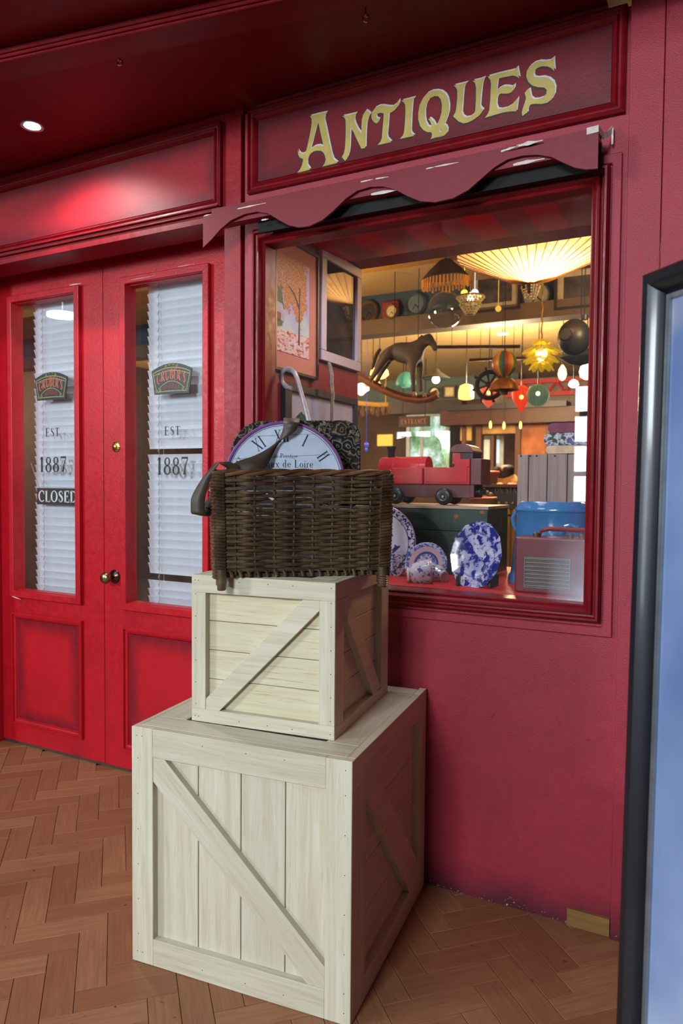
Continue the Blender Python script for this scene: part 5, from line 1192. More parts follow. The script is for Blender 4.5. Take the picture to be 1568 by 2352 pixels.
for x in (1196, 1217, 1232, 1274): q = MB(); pp = P(x, 1047, 'Y', YPk); q.lathe([(0, .003), (.0035, .002), (.004, 0)], pp, 8, MX); q.build('nail', NAIL, pkc)
def bolster(x0, y0, x1, y1, c, label, name='folded_cloth', flower=False, cat='cloth'):
    p = P((x0+x1)/2, (y0+y1)/2, 'Y', 2.83); s = mpp(p); L_ = (x1-x0)*s; r = (y1-y0)*s/2; return p, L_, r
PAT = NT('printed_cotton'); vv = PAT.coord(); PAT = PAT.set(.9, 0, .2, PAT.ramp(PAT.noise(vv, 42, 3, .6), [(.38, lin((58, 60, 78))), (.46, lin((60, 96, 66))), (.52, lin((196, 192, 204))), (.62, lin((88, 92, 130)))]))
zz = d_+.001
for (h, xw, m_, nm, lb) in ((.030, 1262, plain('cream_cloth', (190, 168, 140), .9), 'folded_cloth', 'cream folded cloth lying on the weathered plank box'), (.046, 1257, PAT, 'folded_cloth', 'blue and green printed folded cloth above the cream one on the plank box'), (.036, 1266, plain('plum_cloth', (112, 56, 76), .9), 'rolled_cloth', 'plum rolled cloth on top of the folded cloths on the plank box')):
    xa = P(xw, 1010, 'Y', 2.83).x; q = MB(); out = []
    n = 12
    q.prism([(xa+h*.5-math.sin(PI*k/n)*h*.5, 2.76, zz+h/2-math.cos(PI*k/n)*h/2) for k in range(n+1)]+[(xs[-1]-.01, 2.76, zz+h), (xs[-1]-.01, 2.76, zz)], (0, .13, 0))
    tag(q.build(nm, m_, None, True, bevel=.003), lb, 'cloth'); zz += h+.001

# ================================================================ SHOP INTERIOR (seen through the panes)
CREAM = plain('shop_cream_plaster', (196, 164, 112), .8, var=.06, sc=3); TEAL = plain('frieze_teal', (46, 70, 90), .7, var=.1, sc=4); DKW = plain('dark_joinery', (44, 30, 24), .55, var=.3, sc=9); BRW = wood('brown_joinery', (84, 50, 30), (110, 68, 40), 'X', .5)
BRZ = wood('brown_joinery_upright', (84, 50, 30), (110, 68, 40), 'Z', .5)
q = MB(); q.box(-7.0, 2.5, 0, -6.9, 10.4, 3.7); q.build('wall_shop_left', DKW, kind='structure')
q = MB(); q.box(1.2, 2.24, 0, 1.3, 10.4, 3.7); q.build('wall_shop_right', DKW, kind='structure')
q = MB(); q.box(-7.0, 10.0, 0, 1.2, 10.1, 3.7); wb = q.build('wall_shop_back', plain('back_wall_brown', (84, 62, 44), .8, var=.2, sc=2), kind='structure')
ZF = P(905, 672, 'Y', 5.2).z; print('front ceiling', ZF)
q = MB(); q.box(-7.0, 2.24, ZF, 1.3, 5.25, ZF+.1); q.build('ceiling_shop', CREAM, kind='structure')
q = MB(); q.box(-7.0, 5.25, 2.84, 1.3, 10.1, 2.94); q.build('ceiling_shop_rear', CREAM, kind='structure')
YB = 5.2; zb1 = P(1100, 748, 'Y', YB).z; zb2 = P(1100, 712, 'Y', YB).z; zb3 = P(905, 652, 'Y', YB).z; print('bulkhead', zb1, zb2, zb3)
q = MB(); q.box(-7.0, YB, zb2, 1.2, YB+.05, ZF); bulk = q.build('wall_bulkhead', TEAL, kind='structure')
q = MB(); q.box(-7.0, YB-.06, zb1, 1.2, YB+.1, zb2); q.build('trim_6', plain('bulkhead_beam', (104, 84, 66), .6, var=.15, sc=5), kind='structure')
q = MB(); q.box(-7.0, 4.3, ZF-.07, 1.2, 4.42, ZF); q.build('trim_7', plain('amber_beam', (176, 130, 52), .6, var=.1), kind='structure')
# ---- clocks and pictures on the bulkhead
def disc_clock(x, y, r, Y, ring, face, name, label, group=None):
    c = P(x, y, 'Y', Y); s = mpp(c); R_ = r*s; o = empty(name, c); tag(o, label, 'clock')
    q = MB(); q.lathe([(R_*.78, .01), (R_*.8, .03), (R_*.9, .045), (R_, .03), (R_, 0)], c, 32, MX); q.build('rim', ring, o, True)
    q = MB(); q.lathe([(0, .012), (R_*.8, .012), (R_*.8, 0)], c, 32, MX); q.build('dial', face, o)
    q = MB(); q.tube([c+Vector((0, -.016, 0)), c+Vector((R_*.3, -.016, -R_*.35))], R_*.03, 5); q.tube([c+Vector((0, -.016, 0)), c+Vector((-R_*.25, -.016, -R_*.45))], R_*.025, 5); q.build('hands', BLACK, o)
    return o
AG = plain('aged_gilt', (150, 122, 66), .35, .5); DG = plain('smoky_dial', (50, 48, 44), .4); PF = plain('cream_dial', (206, 190, 150), .5)
disc_clock(848, 717, 25, YB-.01, AG, DG, 'wall_clock', 'gilt-rimmed round clock with a dark dial at the left of the blue frieze')
c = P(900, 717, 'Y', YB); s = mpp(c); o = disc_clock(900, 717, 17, YB-.05, AG, PF, 'wall_clock', 'square red clock with a cream dial on the blue frieze')
q = MB(); q.box(c.x-20*s, YB-.05, c.z-22*s, c.x+20*s, YB-.001, c.z+22*s); q.build('case', plain('clock_red', (150, 36, 36), .5), o, bevel=.01)
disc_clock(955, 700, 26, YB-.01, plain('steel_rim', (104, 116, 128), .4, .4), plain('blue_dial', (92, 110, 124), .5), 'wall_clock', 'pale steel-rimmed round clock between the red clock and the glass globe')
disc_clock(1232, 680, 37, YB-.01, plain('dark_rim', (36, 30, 28), .4), plain('grey_dial', (150, 150, 140), .5), 'wall_clock', 'large dark-rimmed clock between the two framed photographs')
def framed(x0, y0, x1, y1, Y, fr_, mt, im, label, fw=5, mw=9, name='framed_photograph'):
    a, b, c, d = pr_(x0, y0, x1, y1, Y); s = mpp(Vector((a, Y, c))); o = empty(name, ((a+b)/2, Y, c)); tag(o, label, 'picture')
    q = MB(); q.frame(a, c, b, d, Y, [(0, -.04), (0, .02), (fw*s, .02), (fw*s, 0)]); q.build('frame', fr_, o)
    q = MB(); q.box(a+fw*s*.8, Y-.002, c+fw*s*.8, b-fw*s*.8, Y+.01, d-fw*s*.8); q.build('mount', mt, o)
    q = MB(); q.box(a+(fw+mw)*s, Y-.006, c+(fw+mw)*s, b-(fw+mw)*s, Y-.002, d-(fw+mw)*s); q.build('image', im, o); return o
OLD = plain('old_photograph', (74, 66, 60), .2, 0, .6, .6, 9); MNT = plain('cream_mount', (184, 172, 146), .6)
framed(1078, 618, 1196, 716, YB-.045, DKW, MNT, OLD, 'dark framed photograph with cream mount behind the small chandelier', 6, 14)
framed(1274, 612, 1400, 708, YB-.045, DKW, MNT, OLD, 'dark framed photograph with cream mount at the right end of the frieze', 6, 14)

# ---- hanging lamps
BEAD = plain('glass_beads', (206, 190, 130), .15, .2, .8, .5, 80, emit=.12)  # faint glow put into the bead colour to brighten them
YP = 3.95
c = P(1218, 655, 'Y', YP); s = mpp(c); pa = empty('parasol_lamp', c); tag(pa, 'large pleated paper parasol lamp glowing warm at the top of the window', 'lamp')
rimz = P(1218, 585, 'Y', YP).z-c.z
def parasolmat():
    t = NT('parasol_paper'); tc = t.N('ShaderNodeTexCoord'); sp = t.N('ShaderNodeSeparateXYZ'); t.L(tc.outputs['Object'], sp.inputs[0])
    an = t.math('ARCTAN2', sp.outputs[1], sp.outputs[0]); k = t.math('FRACT', t.math('MULTIPLY', an, 40/(2*PI)))
    v = tc.outputs['Object']; f = t.ramp(t.noise(v, 9, 3), [(.55, (0,)*3), (.62, (1,)*3)])
    col = t.mix(t.math('MULTIPLY', f, .5), lin((244, 214, 164)), lin((214, 110, 76))); col = t.mix(t.ramp(k, [(0, (1,)*3), (.08, (0,)*3), (.92, (0,)*3), (1, (1,)*3)]), col, lin((118, 74, 34)))
    df = t.N('ShaderNodeBsdfTranslucent'); t.L(col, df.inputs[0]); d2_ = t.N('ShaderNodeBsdfDiffuse'); t.L(col, d2_.inputs[0]); mx = t.N('ShaderNodeMixShader'); mx.inputs[0].default_value = .65
    t.L(d2_.outputs[0], mx.inputs[1]); t.L(df.outputs[0], mx.inputs[2]); t.n.remove(t.b); t.L(mx.outputs[0], t.out.inputs[0]); return t.mat
q = MB(); RP = 168*s
q.lathe([(.012, 0), (.035, .012), (RP*.35, rimz*.27), (RP*.7, rimz*.66), (RP*.98, rimz*.98), (RP, rimz)], c, 80, mod=lambda a: 1+.006*math.cos(40*a)); q.build('paper_shade', parasolmat(), pa, False)
for k in range(40):
    a = 2*PI*k/40; d = Vector((math.cos(a), math.sin(a), 0)); q = MB(); q.tube([c+Vector((0, 0, .004))+d*.012, c+d*RP*.35+Vector((0, 0, rimz*.27-.003)), c+d*RP*.7+Vector((0, 0, rimz*.66-.003)), c+d*RP*1.0+Vector((0, 0, rimz-.003))], .0022, 4); q.build('rib', plain('bamboo', (120, 82, 40), .6) if k == 0 else bpy.data.materials['bamboo'], pa)
q = MB(); q.lathe([(0, -.05), (.02, -.05), (.026, -.02), (.03, 0), (.012, .012)], c, 16); q.build('ferrule', BLACK, pa, True)
q = MB(); q.tube([c+Vector((0, 0, .01)), c+Vector((0, 0, .9))], .006, 6); q.build('stem', BLACK, pa)
bb_ = P(1251, 588, 'Y', YP+.04); bl = Vector((c.x+33*s, c.y+.0, c.z+rimz*1.02)); 
q = MB(); q.lathe([(0, -.05), (.022, -.035), (.03, 0), (.022, .03), (.012, .05), (0, .05)], bl, 16); q.build('bulb', emis('warm_bulb', (255, 214, 150), 45), pa, True)
light('parasol_bulb', 'POINT', bl-Vector((0, 0, .03)), 60, (1, .72, .38), .05)
q = MB()
for k in range(10):
    a = 2*PI*k/10; 
    for j in range(5): q.lathe([(0, -.006), (.006, 0), (0, .006)], c+Vector((math.cos(a)*(.05-.005*j), math.sin(a)*(.05-.005*j), -.012-.014*j)), 6)
q.build('bead_fringe', BEAD, pa, kind='stuff')
# small beaded chandelier
YH = 4.2; c = P(1080, 700, 'Y', YH); s = mpp(c); chd = empty('beaded_chandelier', c); tag(chd, 'small beaded chandelier hanging left of the parasol lamp', 'chandelier')
for nm, zf, R0, R1_, n_, rows in (('upper_beads', 16, 31, 22, 22, 3), ('lower_beads', 0, 24, 10, 18, 5)):
    q = MB()
    for j in range(rows):
        R_ = (R0+(R1_-R0)*j/(rows-1))*s; z = (zf-j*5.2)*s
        for k in range(n_): a = 2*PI*(k+.5*(j % 2))/n_; q.lathe([(0, -2.9*s), (2.9*s, 0), (0, 2.9*s)], c+Vector((R_*math.cos(a), R_*math.sin(a), z)), 6)
    q.build(nm, BEAD, chd, kind='stuff')
q = MB(); 
for R_, z in ((33, 18), (25, 2), (12, -20)): q.lathe([(R_*s-.004, z*s-.004), (R_*s, z*s), (R_*s-.004, z*s+.004), (R_*s-.008, z*s)], c, 32)
q.tube([c+Vector((0, 0, -.02)), c+Vector((0, 0, ZF-c.z))], .005, 6); q.build('wire_frame', AG, chd, True)
q = MB(); q.lathe([(0, -.03), (.02, 0), (.012, .04), (0, .045)], c+Vector((0, 0, .03)), 12); q.build('bulb', emis('chandelier_bulb', (255, 226, 180), 7), chd, True)
for (x, y, r, col, st_, lb) in ((1066, 673, 8, (240, 180, 60), 3, 'amber'), (1090, 673, 9, (206, 214, 230), 2, 'clear'), (1144, 709, 7, (220, 160, 60), 1.6, 'orange')):
    p = P(x, y, 'Y', 4.5); q = MB(); q.lathe([(0, -1), (.5, -.87), (.87, -.5), (1, 0), (.87, .5), (.5, .87), (0, 1)], n=16); s_ = mpp(p)*r; q.v = [tuple(Vector(v_)*s_+p) for v_ in q.v]; q.tube([p+Vector((0, 0, s_)), Vector((p.x, p.y, ZF))], .002, 4)
    tag(q.build('glass_bauble', emis('bauble_'+lb, col, st_), None, True), 'small %s glowing glass bauble hanging by the beaded chandelier' % lb, 'bauble')
def sphere_pts(n=10): return [(math.sin(PI*k/n), -math.cos(PI*k/n)) for k in range(n+1)]
def ball(q, p, rx, rz, n=24, mod=None, sh=None): q.lathe([((r if r > 1e-6 else 0)*rx*(sh(z) if sh else 1), z*rz) for r, z in sphere_pts()], p, n, mod=mod)
# hanging clear globe
c = P(1022, 712, 'Y', 4.85); s = mpp(c); q = MB(); ball(q, c, 42*s, 42*s, 32); gg = glassmat('globe_glass', (.80, .85, .9, 1), gl=1.2); gb_ = empty('glass_globe', c); tag(gb_, 'large clear glass globe hanging left of the chandelier', 'lamp'); q.build('globe', gg, gb_, True)
q = MB(); q.tube([c+Vector((0, 0, 42*s)), Vector((c.x, c.y, ZF))], .004, 5); q.build('cord', BLACK, gb_)
# fringed amber shade
c = P(1022, 632, 'Y', 4.35); s = mpp(c); fs_ = empty('fringed_lampshade', c); tag(fs_, 'dark hanging lampshade with an amber fringe beneath the display ceiling', 'lamp')
q = MB(); q.lathe([(56*s, -6*s), (40*s, 12*s), (14*s, 34*s), (0, 36*s)], c, 24, sy=.6); q.build('lamp_shade', plain('dark_shade', (44, 36, 24), .6), fs_, True)
q = MB()
for k in range(40): a = 2*PI*k/40; p = c+Vector((54*s*math.cos(a), 54*s*.6*math.sin(a), -8*s)); q.tube([p, p-Vector((0, 0, (14+10*random.random())*s))], .006, 4)
q.build('fringe', plain('amber_fringe', (196, 132, 36), .6, emit=.15), fs_, kind='stuff')
q = MB(); q.tube([c+Vector((0, 0, 34*s)), Vector((c.x, c.y, ZF))], .005, 5); q.build('cord', BLACK, fs_)
def pendant(nm, lb, x, y, Y, prof, mat, glow=None, em=None, n=24, mod=None, cat='lamp', group=None, top=2.84, smooth=True):
    c = P(x, y, 'Y', Y); s = mpp(c); o = empty(nm, c); tag(o, lb, cat, group)
    q = MB(); q.lathe([(r*s, -z*s) for r, z in prof], c, n, mod=mod); q.build('lamp_shade', mat, o, smooth)
    q = MB(); q.tube([c-Vector((0, 0, prof[0][1]*s)), Vector((c.x, c.y, top))], .004, 5); q.build('cord', BLACK, o)
    if glow: q = MB(); ball(q, c-Vector((0, 0, glow[1]*s)), glow[0]*s, glow[0]*s, 12); q.build('bulb', em, o, True)
    return o
EW = emis('bulb_warm', (255, 206, 130), 10); EW2 = emis('bulb_white', (255, 236, 205), 9)
# (profiles in photo pixels about the lamp's centre, y downwards)
c = P(1243, 812, 'Y', 4.9); s = mpp(c); fl = empty('flower_lamp', c); tag(fl, 'yellow petal pendant lamp with a glowing bulb on a chain', 'lamp')
PET = lampshade('yellow_petals', (204, 170, 28), .5, alpha=.8)
for tier, (zt_, r0, r1, dr, n) in enumerate(((30, 6, 22, -8, 9), (12, 12, 44, -12, 11), (-8, 12, 40, -12, 11), (-22, 8, 28, -16, 9))):
    for k in range(n):
        a = 2*PI*(k+.5*tier)/n; d = Vector((math.cos(a), math.sin(a), 0)); e = Vector((-math.sin(a), math.cos(a), 0)); w_ = r1*.26
        pts = [c+d*(r0+(r1-r0)*u)*s+Vector((0, 0, (zt_+dr*u*u+2*math.sin(k*3))*s)) for u in (0, .3, .6, .85, 1)]
        q = MB(); q.ribbon(pts, [e*w_*s*f for f in (.5, .9, 1, .8, .3)], .006); q.build('petal', PET, fl, 'all')
q = MB(); ball(q, c+Vector((0, 0, -2*s)), 13*s, 15*s, 16); q.build('bulb', emis('flower_bulb', (255, 226, 120), 14), fl, True)
q = MB(); q.tube([c+Vector((.004*math.sin(k*2), 0, 30*s+k*.03)) for k in range(int((ZF-c.z-30*s)/.03)+1)], .006, 5); q.build('chain', AG, fl)
pendant('tiffany_lamp', 'green and blue leaded glass pendant shade left of the horse legs', 932, 872, 7.0, [(3, -18), (12, -14), (20, -4), (24, 8), (22, 14), (14, 8), (10, 18), (4, 10), (2, 16)], lampshade('leaded_green', (60, 120, 96), .9, stripes=8, c2=(40, 70, 130)), (8, 8), EW2)
pendant('glass_lamp', 'warm ribbed glass pendant high at the left of the shop', 871, 855, 6.2, [(3, -12), (12, -10), (20, -4), (22, 6), (12, 14), (4, 16)], lampshade('warm_glass_a', (255, 206, 120), 2.4), (9, 2), EW)
pendant('glass_lamp', 'warm amber scalloped pendant below the ribbed one', 856, 879, 6.6, [(3, -14), (10, -12), (18, 2), (20, 8), (10, 6), (2, 10)], lampshade('warm_glass_b', (226, 170, 80), 1.4), (7, 4), EW)
pendant('glass_lamp', 'white and pink glass pendant beside the pale framed picture', 829, 894, 6.8, [(3, -14), (12, -10), (18, -6), (19, 2), (10, 8), (4, 14)], lampshade('pink_white_glass', (255, 214, 226), 2.2), (9, 1), EW2)
pendant('industrial_lamp', 'dark conical pendant shade between the horse and the balloon', 1001, 864, 6.6, [(3, -18), (8, -14), (10, -10), (32, 4), (30, 6), (6, 2)], plain('green_black_shade', (40, 50, 46), .4), (9, 8), EW2)
pendant('glass_lamp', 'bright frilled warm pendant left of the ship wheel', 1070, 900, 6.4, [(4, -18), (14, -14), (17, -4), (18, 8), (17, 16), (10, 18)], lampshade('frilled_glass', (255, 190, 104), 2.0), (11, 0), EW)
pendant('silk_lantern', 'orange-red pointed silk lantern right of the ship wheel', 1197, 916, 5.8, [(8, -30), (18, -22), (22, -12), (19, 2), (10, 18), (3, 30)], lampshade('red_silk', (214, 62, 30), .7, stripes=16, c2=(150, 36, 20), alpha=.75), (5, -4), emis('silk_bulb', (255, 190, 90), 14))
pendant('silk_lantern', 'green round ribbed silk lantern beside the orange one', 1235, 908, 5.7, [(6, -25), (18, -20), (25, -8), (26, 2), (22, 14), (14, 22), (5, 25)], lampshade('green_silk', (84, 130, 104), .35, stripes=18, c2=(36, 66, 50), alpha=.7), (5, -4), emis('silk_bulb2', (230, 255, 200), 9))
pendant('silk_lantern', 'pink fluted silk lantern seen through the ship wheel', 1122, 906, 6.0, [(6, -22), (20, -14), (24, -2), (16, 6), (18, 10), (8, 24), (2, 30)], lampshade('pink_silk', (214, 104, 84), .6, stripes=14, c2=(150, 60, 56), alpha=.75), (5, -4), emis('silk_bulb3', (255, 190, 110), 12))
pendant('bare_bulb', 'cluster of clear glowing bulbs near the right edge of the window', 1291, 858, 5.6, [(2, -20), (8, -10), (10, 2), (7, 12), (2, 16)], lampshade('clear_glow', (255, 224, 150), 3.2), (6, 2), EW2)
pendant('globe_lamp', 'white glowing globe lamp at the right edge of the window', 1347, 854, 5.4, [(4, -20), (14, -12), (17, 0), (14, 12), (4, 18)], lampshade('opal_globe', (255, 230, 180), 4.0), (8, 0), EW2)
pendant('glass_lamp', 'bright white pendant beneath the glowing globe at the right', 1317, 882, 5.8, [(3, -10), (9, -6), (12, 2), (6, 8)], lampshade('white_glow', (255, 240, 215), 5.0), (5, 0), EW2)
for (x, y, lb) in ((1126, 976, 'left'), (1157, 978, 'middle'), (1195, 977, 'right')):
    pendant('candle_bulb', 'small warm candle bulb, %s one of three before the glazed cabinet' % lb, x, y, 8.0, [(1, -9), (3, -3), (3, 5), (1, 8)], lampshade('candle_glow_'+lb, (255, 196, 96), 4), None, None, 10, top=2.84)
# recessed downlight in the rear ceiling
c = P(1153, 767, 'Z', 2.84); q = MB(); q.lathe([(0, -.004), (.05, -.004), (.06, 0)], c, 20); tag(q.build('downlight', emis('downlight_lens', (255, 240, 215), 12), None), 'small round downlight in the cream rear ceiling', 'ceiling light')

# ---- hot-air balloon ornament
c = P(1158, 836, 'Y', 5.0); s = mpp(c); ba = empty('balloon_ornament', c); tag(ba, 'rainbow striped hot-air balloon ornament with a golden basket canopy', 'ornament')
t = NT('balloon_stripes'); tc = t.N('ShaderNodeTexCoord'); sp = t.N('ShaderNodeSeparateXYZ'); t.L(tc.outputs['Object'], sp.inputs[0]); an = t.math('FRACT', t.math('MULTIPLY', t.math('ARCTAN2', sp.outputs[1], sp.outputs[0]), 2.5/PI))
BS = t.set(.4, 0, .4, t.ramp(an, [(0, lin((170, 60, 40))), (.2, lin((200, 120, 40))), (.4, lin((206, 160, 50))), (.6, lin((84, 120, 80))), (.8, lin((60, 96, 120)))], 'CONSTANT'))
q = MB(); ball(q, c, 29*s, 31*s, 32, sh=lambda z: 1 if z > -.3 else 1-(-.3-z)*.25); q.build('envelope', BS, ba, True)
c2 = c-Vector((0, 0, 52*s)); q = MB(); q.lathe([(0, 22*s), (20*s, 18*s), (30*s, 6*s), (34*s, -8*s), (32*s, -8*s), (0, 14*s)], c2, 28); q.build('golden_canopy', plain('aged_gold', (150, 104, 36), .35, .6), ba, True)
q = MB(); q.lathe([(8*s, -18*s), (11*s, -2*s), (9*s, -2*s), (7*s, -17*s), (0, -17*s)], c2, 16); q.build('basket', BRW, ba, True)
q = MB()
for k in range(6): a = PI*k/3; q.tube([c2+Vector((9*s*math.cos(a), 9*s*math.sin(a), -4*s)), c2+Vector((14*s*math.cos(a), 14*s*math.sin(a), 30*s))], .003, 4)
q.tube([c+Vector((0, 0, 30*s)), Vector((c.x, c.y, ZF))], .003, 4); q.build('cords', BLACK, ba)
# ---- ship's wheel
c = P(1124, 884, 'Y', 5.3); s = mpp(c); sw_ = empty('ship_wheel', c); tag(sw_, 'dark wooden ship wheel hanging in front of the pink lantern', 'wheel')
q = MB(); q.tube([c+Vector((30*s*math.cos(2*PI*k/32), 0, 30*s*math.sin(2*PI*k/32))) for k in range(32)], .018, 8, closed=True); q.build('rim', DKW, sw_, True)
q = MB(); q.lathe([(0, .03), (7*s, .03), (7*s, -.03), (0, -.03)], c, 20, MX); q.build('hub', DKW, sw_, True)
for k in range(8):
    a = PI*k/4+.25; d = Vector((math.cos(a), 0, math.sin(a))); q = MB(); q.tube([c+d*5*s, c+d*28*s, c+d*34*s, c+d*39*s, c+d*42*s], [.008, .009, .008, .013, .007], 7); q.build('spoke', DKW, sw_, True)
# ---- diver's helmet and dark hat shapes at the right
c = P(1318, 775, 'Y', 4.6); s = mpp(c); q = MB(); ball(q, c, 37*s, 42*s, 24); q.lathe([(12*s, 0), (15*s, 5*s), (12*s, 9*s)], c+Vector((-12*s, -34*s, 0)), 16, MX); q.lathe([(8*s, 38*s), (9*s, 48*s), (0, 49*s)], c+Vector((22*s, 0, 0)), 12); q.tube([c+Vector((22*s, 0, 48*s)), Vector((c.x+22*s, c.y, ZF))], .003, 4)
tag(q.build('diving_helmet', plain('blued_steel', (46, 50, 58), .4, .3, var=.3, sc=6), None, True), 'dark round diving helmet hanging at the right of the window', 'helmet')
c = P(1332, 822, 'Y', 5.05); q = MB(); q.lathe([(0, -20*s), (26*s, -14*s), (52*s, 2*s), (44*s, 8*s), (20*s, 22*s), (0, 24*s)], c, 24, sy=.7); q.tube([c, Vector((c.x, c.y, ZF))], .003, 4)
tag(q.build('felt_hat', plain('blue_grey_felt', (44, 54, 66), .8), None, True), 'dark blue-grey broad hat hanging below the diving helmet', 'hat')
# ---- long spear
a_, b_ = P(1000, 797, 'Y', 4.78), P(1194, 796, 'Y', 4.78); q = MB(); q.tube([a_, b_], .012, 6)
for p_ in (a_.lerp(b_, .2), a_.lerp(b_, .8)): q.tube([p_, Vector((p_.x, p_.y, ZF if p_.y < 5.2 else 2.84))], .002, 4)
tag(q.build('long_pole', DKW, None), 'thin dark pole hanging level from the horse to the flower lamp', 'pole')
a_, b_ = P(1078, 827, 'Y', 5.3), P(1205, 822, 'Y', 5.3); q = MB(); q.tube([a_, b_], .012, 6)
for p_ in (a_.lerp(b_, .2), a_.lerp(b_, .8)): q.tube([p_, Vector((p_.x, p_.y, ZF if p_.y < 5.2 else 2.84))], .002, 4)
tag(q.build('short_pole', BRW, None), 'shorter brown pole hanging behind the balloon ornament', 'pole')
# ================================================================ ROCKING HORSE
HY = 4.7
def hp_(x, y, dy=0): return P(x, y, 'Y', HY+dy)
def skin(name, nodes, edges, mat, parent, sub=2):
    me = bpy.data.meshes.new(name); me.from_pydata([tuple(n[0]-parent.location) for n in nodes], edges, []); o = bpy.data.objects.new(name, me); COL.objects.link(o); o.parent = parent
    o.modifiers.new('skin', 'SKIN')
    bm = bmesh.new(); bm.from_mesh(me); L_ = bm.verts.layers.skin.verify(); bm.verts.ensure_lookup_table()
    for v_, n in zip(bm.verts, nodes): v_[L_].radius = (n[1], n[2] if len(n) > 2 else n[1]); v_[L_].use_root = False
    bm.verts[0][L_].use_root = True; bm.to_mesh(me); bm.free()
    sb = o.modifiers.new('sub', 'SUBSURF'); sb.levels = sub; sb.render_levels = sub; me.materials.append(mat)
    o.modifiers['skin'].use_smooth_shade = True; return o
s = mpp(hp_(930, 820)); ho = empty('rocking_horse', hp_(930, 850)); tag(ho, 'old dark brown rocking horse on curved rockers hanging from the shop ceiling', 'toy')
HM = plain('horse_hide', (60, 48, 44), .7, var=.3, sc=8)
N_ = [(hp_(925, 808), 20*s), (hp_(895, 805), 21*s), (hp_(948, 812), 21*s), (hp_(962, 797), 17*s), (hp_(974, 782), 13*s), (hp_(984, 776), 11*s), (hp_(995, 790), 8*s), (hp_(1001, 806), 6*s),
      (hp_(877, 832, -.05), 11*s), (hp_(862, 856, -.06), 7*s), (hp_(850, 874, -.06), 5*s), (hp_(886, 834, .09), 10*s), (hp_(874, 858, .1), 6*s), (hp_(864, 878, .1), 5*s),
      (hp_(947, 840, -.05), 9*s), (hp_(948, 866, -.06), 6*s), (hp_(950, 900, -.06), 5*s), (hp_(964, 838, .09), 9*s), (hp_(964, 866, .1), 6*s), (hp_(966, 900, .1), 5*s), (hp_(990, 766, 0), 2.2*s)]
skin('body', N_, [(0, 1), (0, 2), (2, 3), (3, 4), (4, 5), (5, 6), (6, 7), (1, 8), (8, 9), (9, 10), (1, 11), (11, 12), (12, 13), (2, 14), (14, 15), (15, 16), (2, 17), (17, 18), (18, 19), (5, 20)], HM, ho)
skin('mane', [(hp_(972, 770, .0), 5*s), (hp_(960, 783), 5*s), (hp_(952, 798), 4*s)], [(0, 1), (1, 2)], plain('horse_hair', (34, 26, 24), .9), ho, 1)
skin('tail', [(hp_(874, 800), 4*s), (hp_(864, 815), 5*s), (hp_(858, 835), 4*s), (hp_(854, 850), 2*s)], [(0, 1), (1, 2), (2, 3)], bpy.data.materials['horse_hair'], ho, 1)
for dy in (-.07, .13):
    q = MB(); rk = [(824, 868), (845, 880), (870, 894), (900, 908), (930, 917), (960, 921), (985, 918), (1005, 908)]
    q.tube([hp_(x, y+(0 if dy < 0 else -8), dy) for x, y in rk], .02, 6); q.build('rocker', BRW, ho, True)
for x, y in ((852, 880), (880, 892), (952, 912), (975, 914)): q = MB(); q.tube([hp_(x, y, -.08), hp_(x, y-8, .14)], .014, 6); q.build('cross_bar', BRW, ho)
for x in (905, 960): q = MB(); q.tube([hp_(x, 790), Vector((hp_(x, 790).x, HY, ZF))], .003, 4); q.build('hanging_wire', BLACK, ho)

# ================================================================ BACK OF THE SHOP
YF = 9.6
pboxo('trim_8', 800, 868, 1190, 922, YF+.3, .05, plain('rear_frieze', (92, 112, 110), .7), kind='structure')
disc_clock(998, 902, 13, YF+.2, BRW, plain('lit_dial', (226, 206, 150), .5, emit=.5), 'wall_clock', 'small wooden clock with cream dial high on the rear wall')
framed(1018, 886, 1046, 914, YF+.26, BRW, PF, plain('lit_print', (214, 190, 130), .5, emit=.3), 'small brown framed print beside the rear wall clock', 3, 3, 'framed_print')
# red lattice frieze
rl = empty('red_lattice', P(1270, 890, 'Y', 9.14)); tag(rl, 'red painted lattice frieze along the rear wall at the right', 'lattice')
LR = plain('lattice_red', (176, 46, 44), .6); a, b, c_, d_ = pr_(1160, 868, 1400, 908, 9.14)
q = MB(); q.box(a, 9.14, d_-.05, b, 9.2, d_); q.box(a, 9.14, c_, b, 9.2, c_+.05); q.build('rail', LR, rl)
n = 12
for k in range(n):
    xa, xb = a+(b-a)*k/n, a+(b-a)*(k+1)/n; q = MB(); q.tube([(xa, 9.165, c_+.03), (xb, 9.165, d_-.03)] if k % 2 else [(xa, 9.165, d_-.03), (xb, 9.165, c_+.03)], .018, 5); q.build('slat', LR, rl)
pboxo('wall_rear_panel', 1130, 866, 1420, 945, 9.2, .05, plain('rear_grey', (120, 112, 104), .8), kind='structure')
# dark lintel, signs and openings
pboxo('trim_9', 886, 920, 1060, 948, 8.6, .2, DKW, kind='structure'); pboxo('trim_10', 1010, 938, 1330, 972, 8.2, .25, wood('dark_lintel', (58, 34, 24), (74, 44, 30), 'X', .5), kind='structure')
pboxo('trim_11', 1028, 925, 1300, 938, 8.15, .3, plain('cornice_dark', (40, 34, 34), .5), kind='structure')
es = pboxo('board', 916, 956, 985, 980, 8.3, .04, plain('sign_brown', (54, 34, 32), .6), None); sg2 = empty('entrance_sign', es.location); tag(sg2, 'dark hanging sign reading ENTRANCE at the back of the shop', 'sign'); es.parent = sg2; es.location = (0, 0, 0)
a, b, c_, d_ = pr_(921, 961, 980, 975, 8.29); wall_text('ENTRANCE', (a+b)/2, c_+.006, d_-c_-.012, 8.29, b-a, 'lettering', plain('sign_tan', (140, 96, 66), .6), sg2, bold=1.2)
q = MB(); 
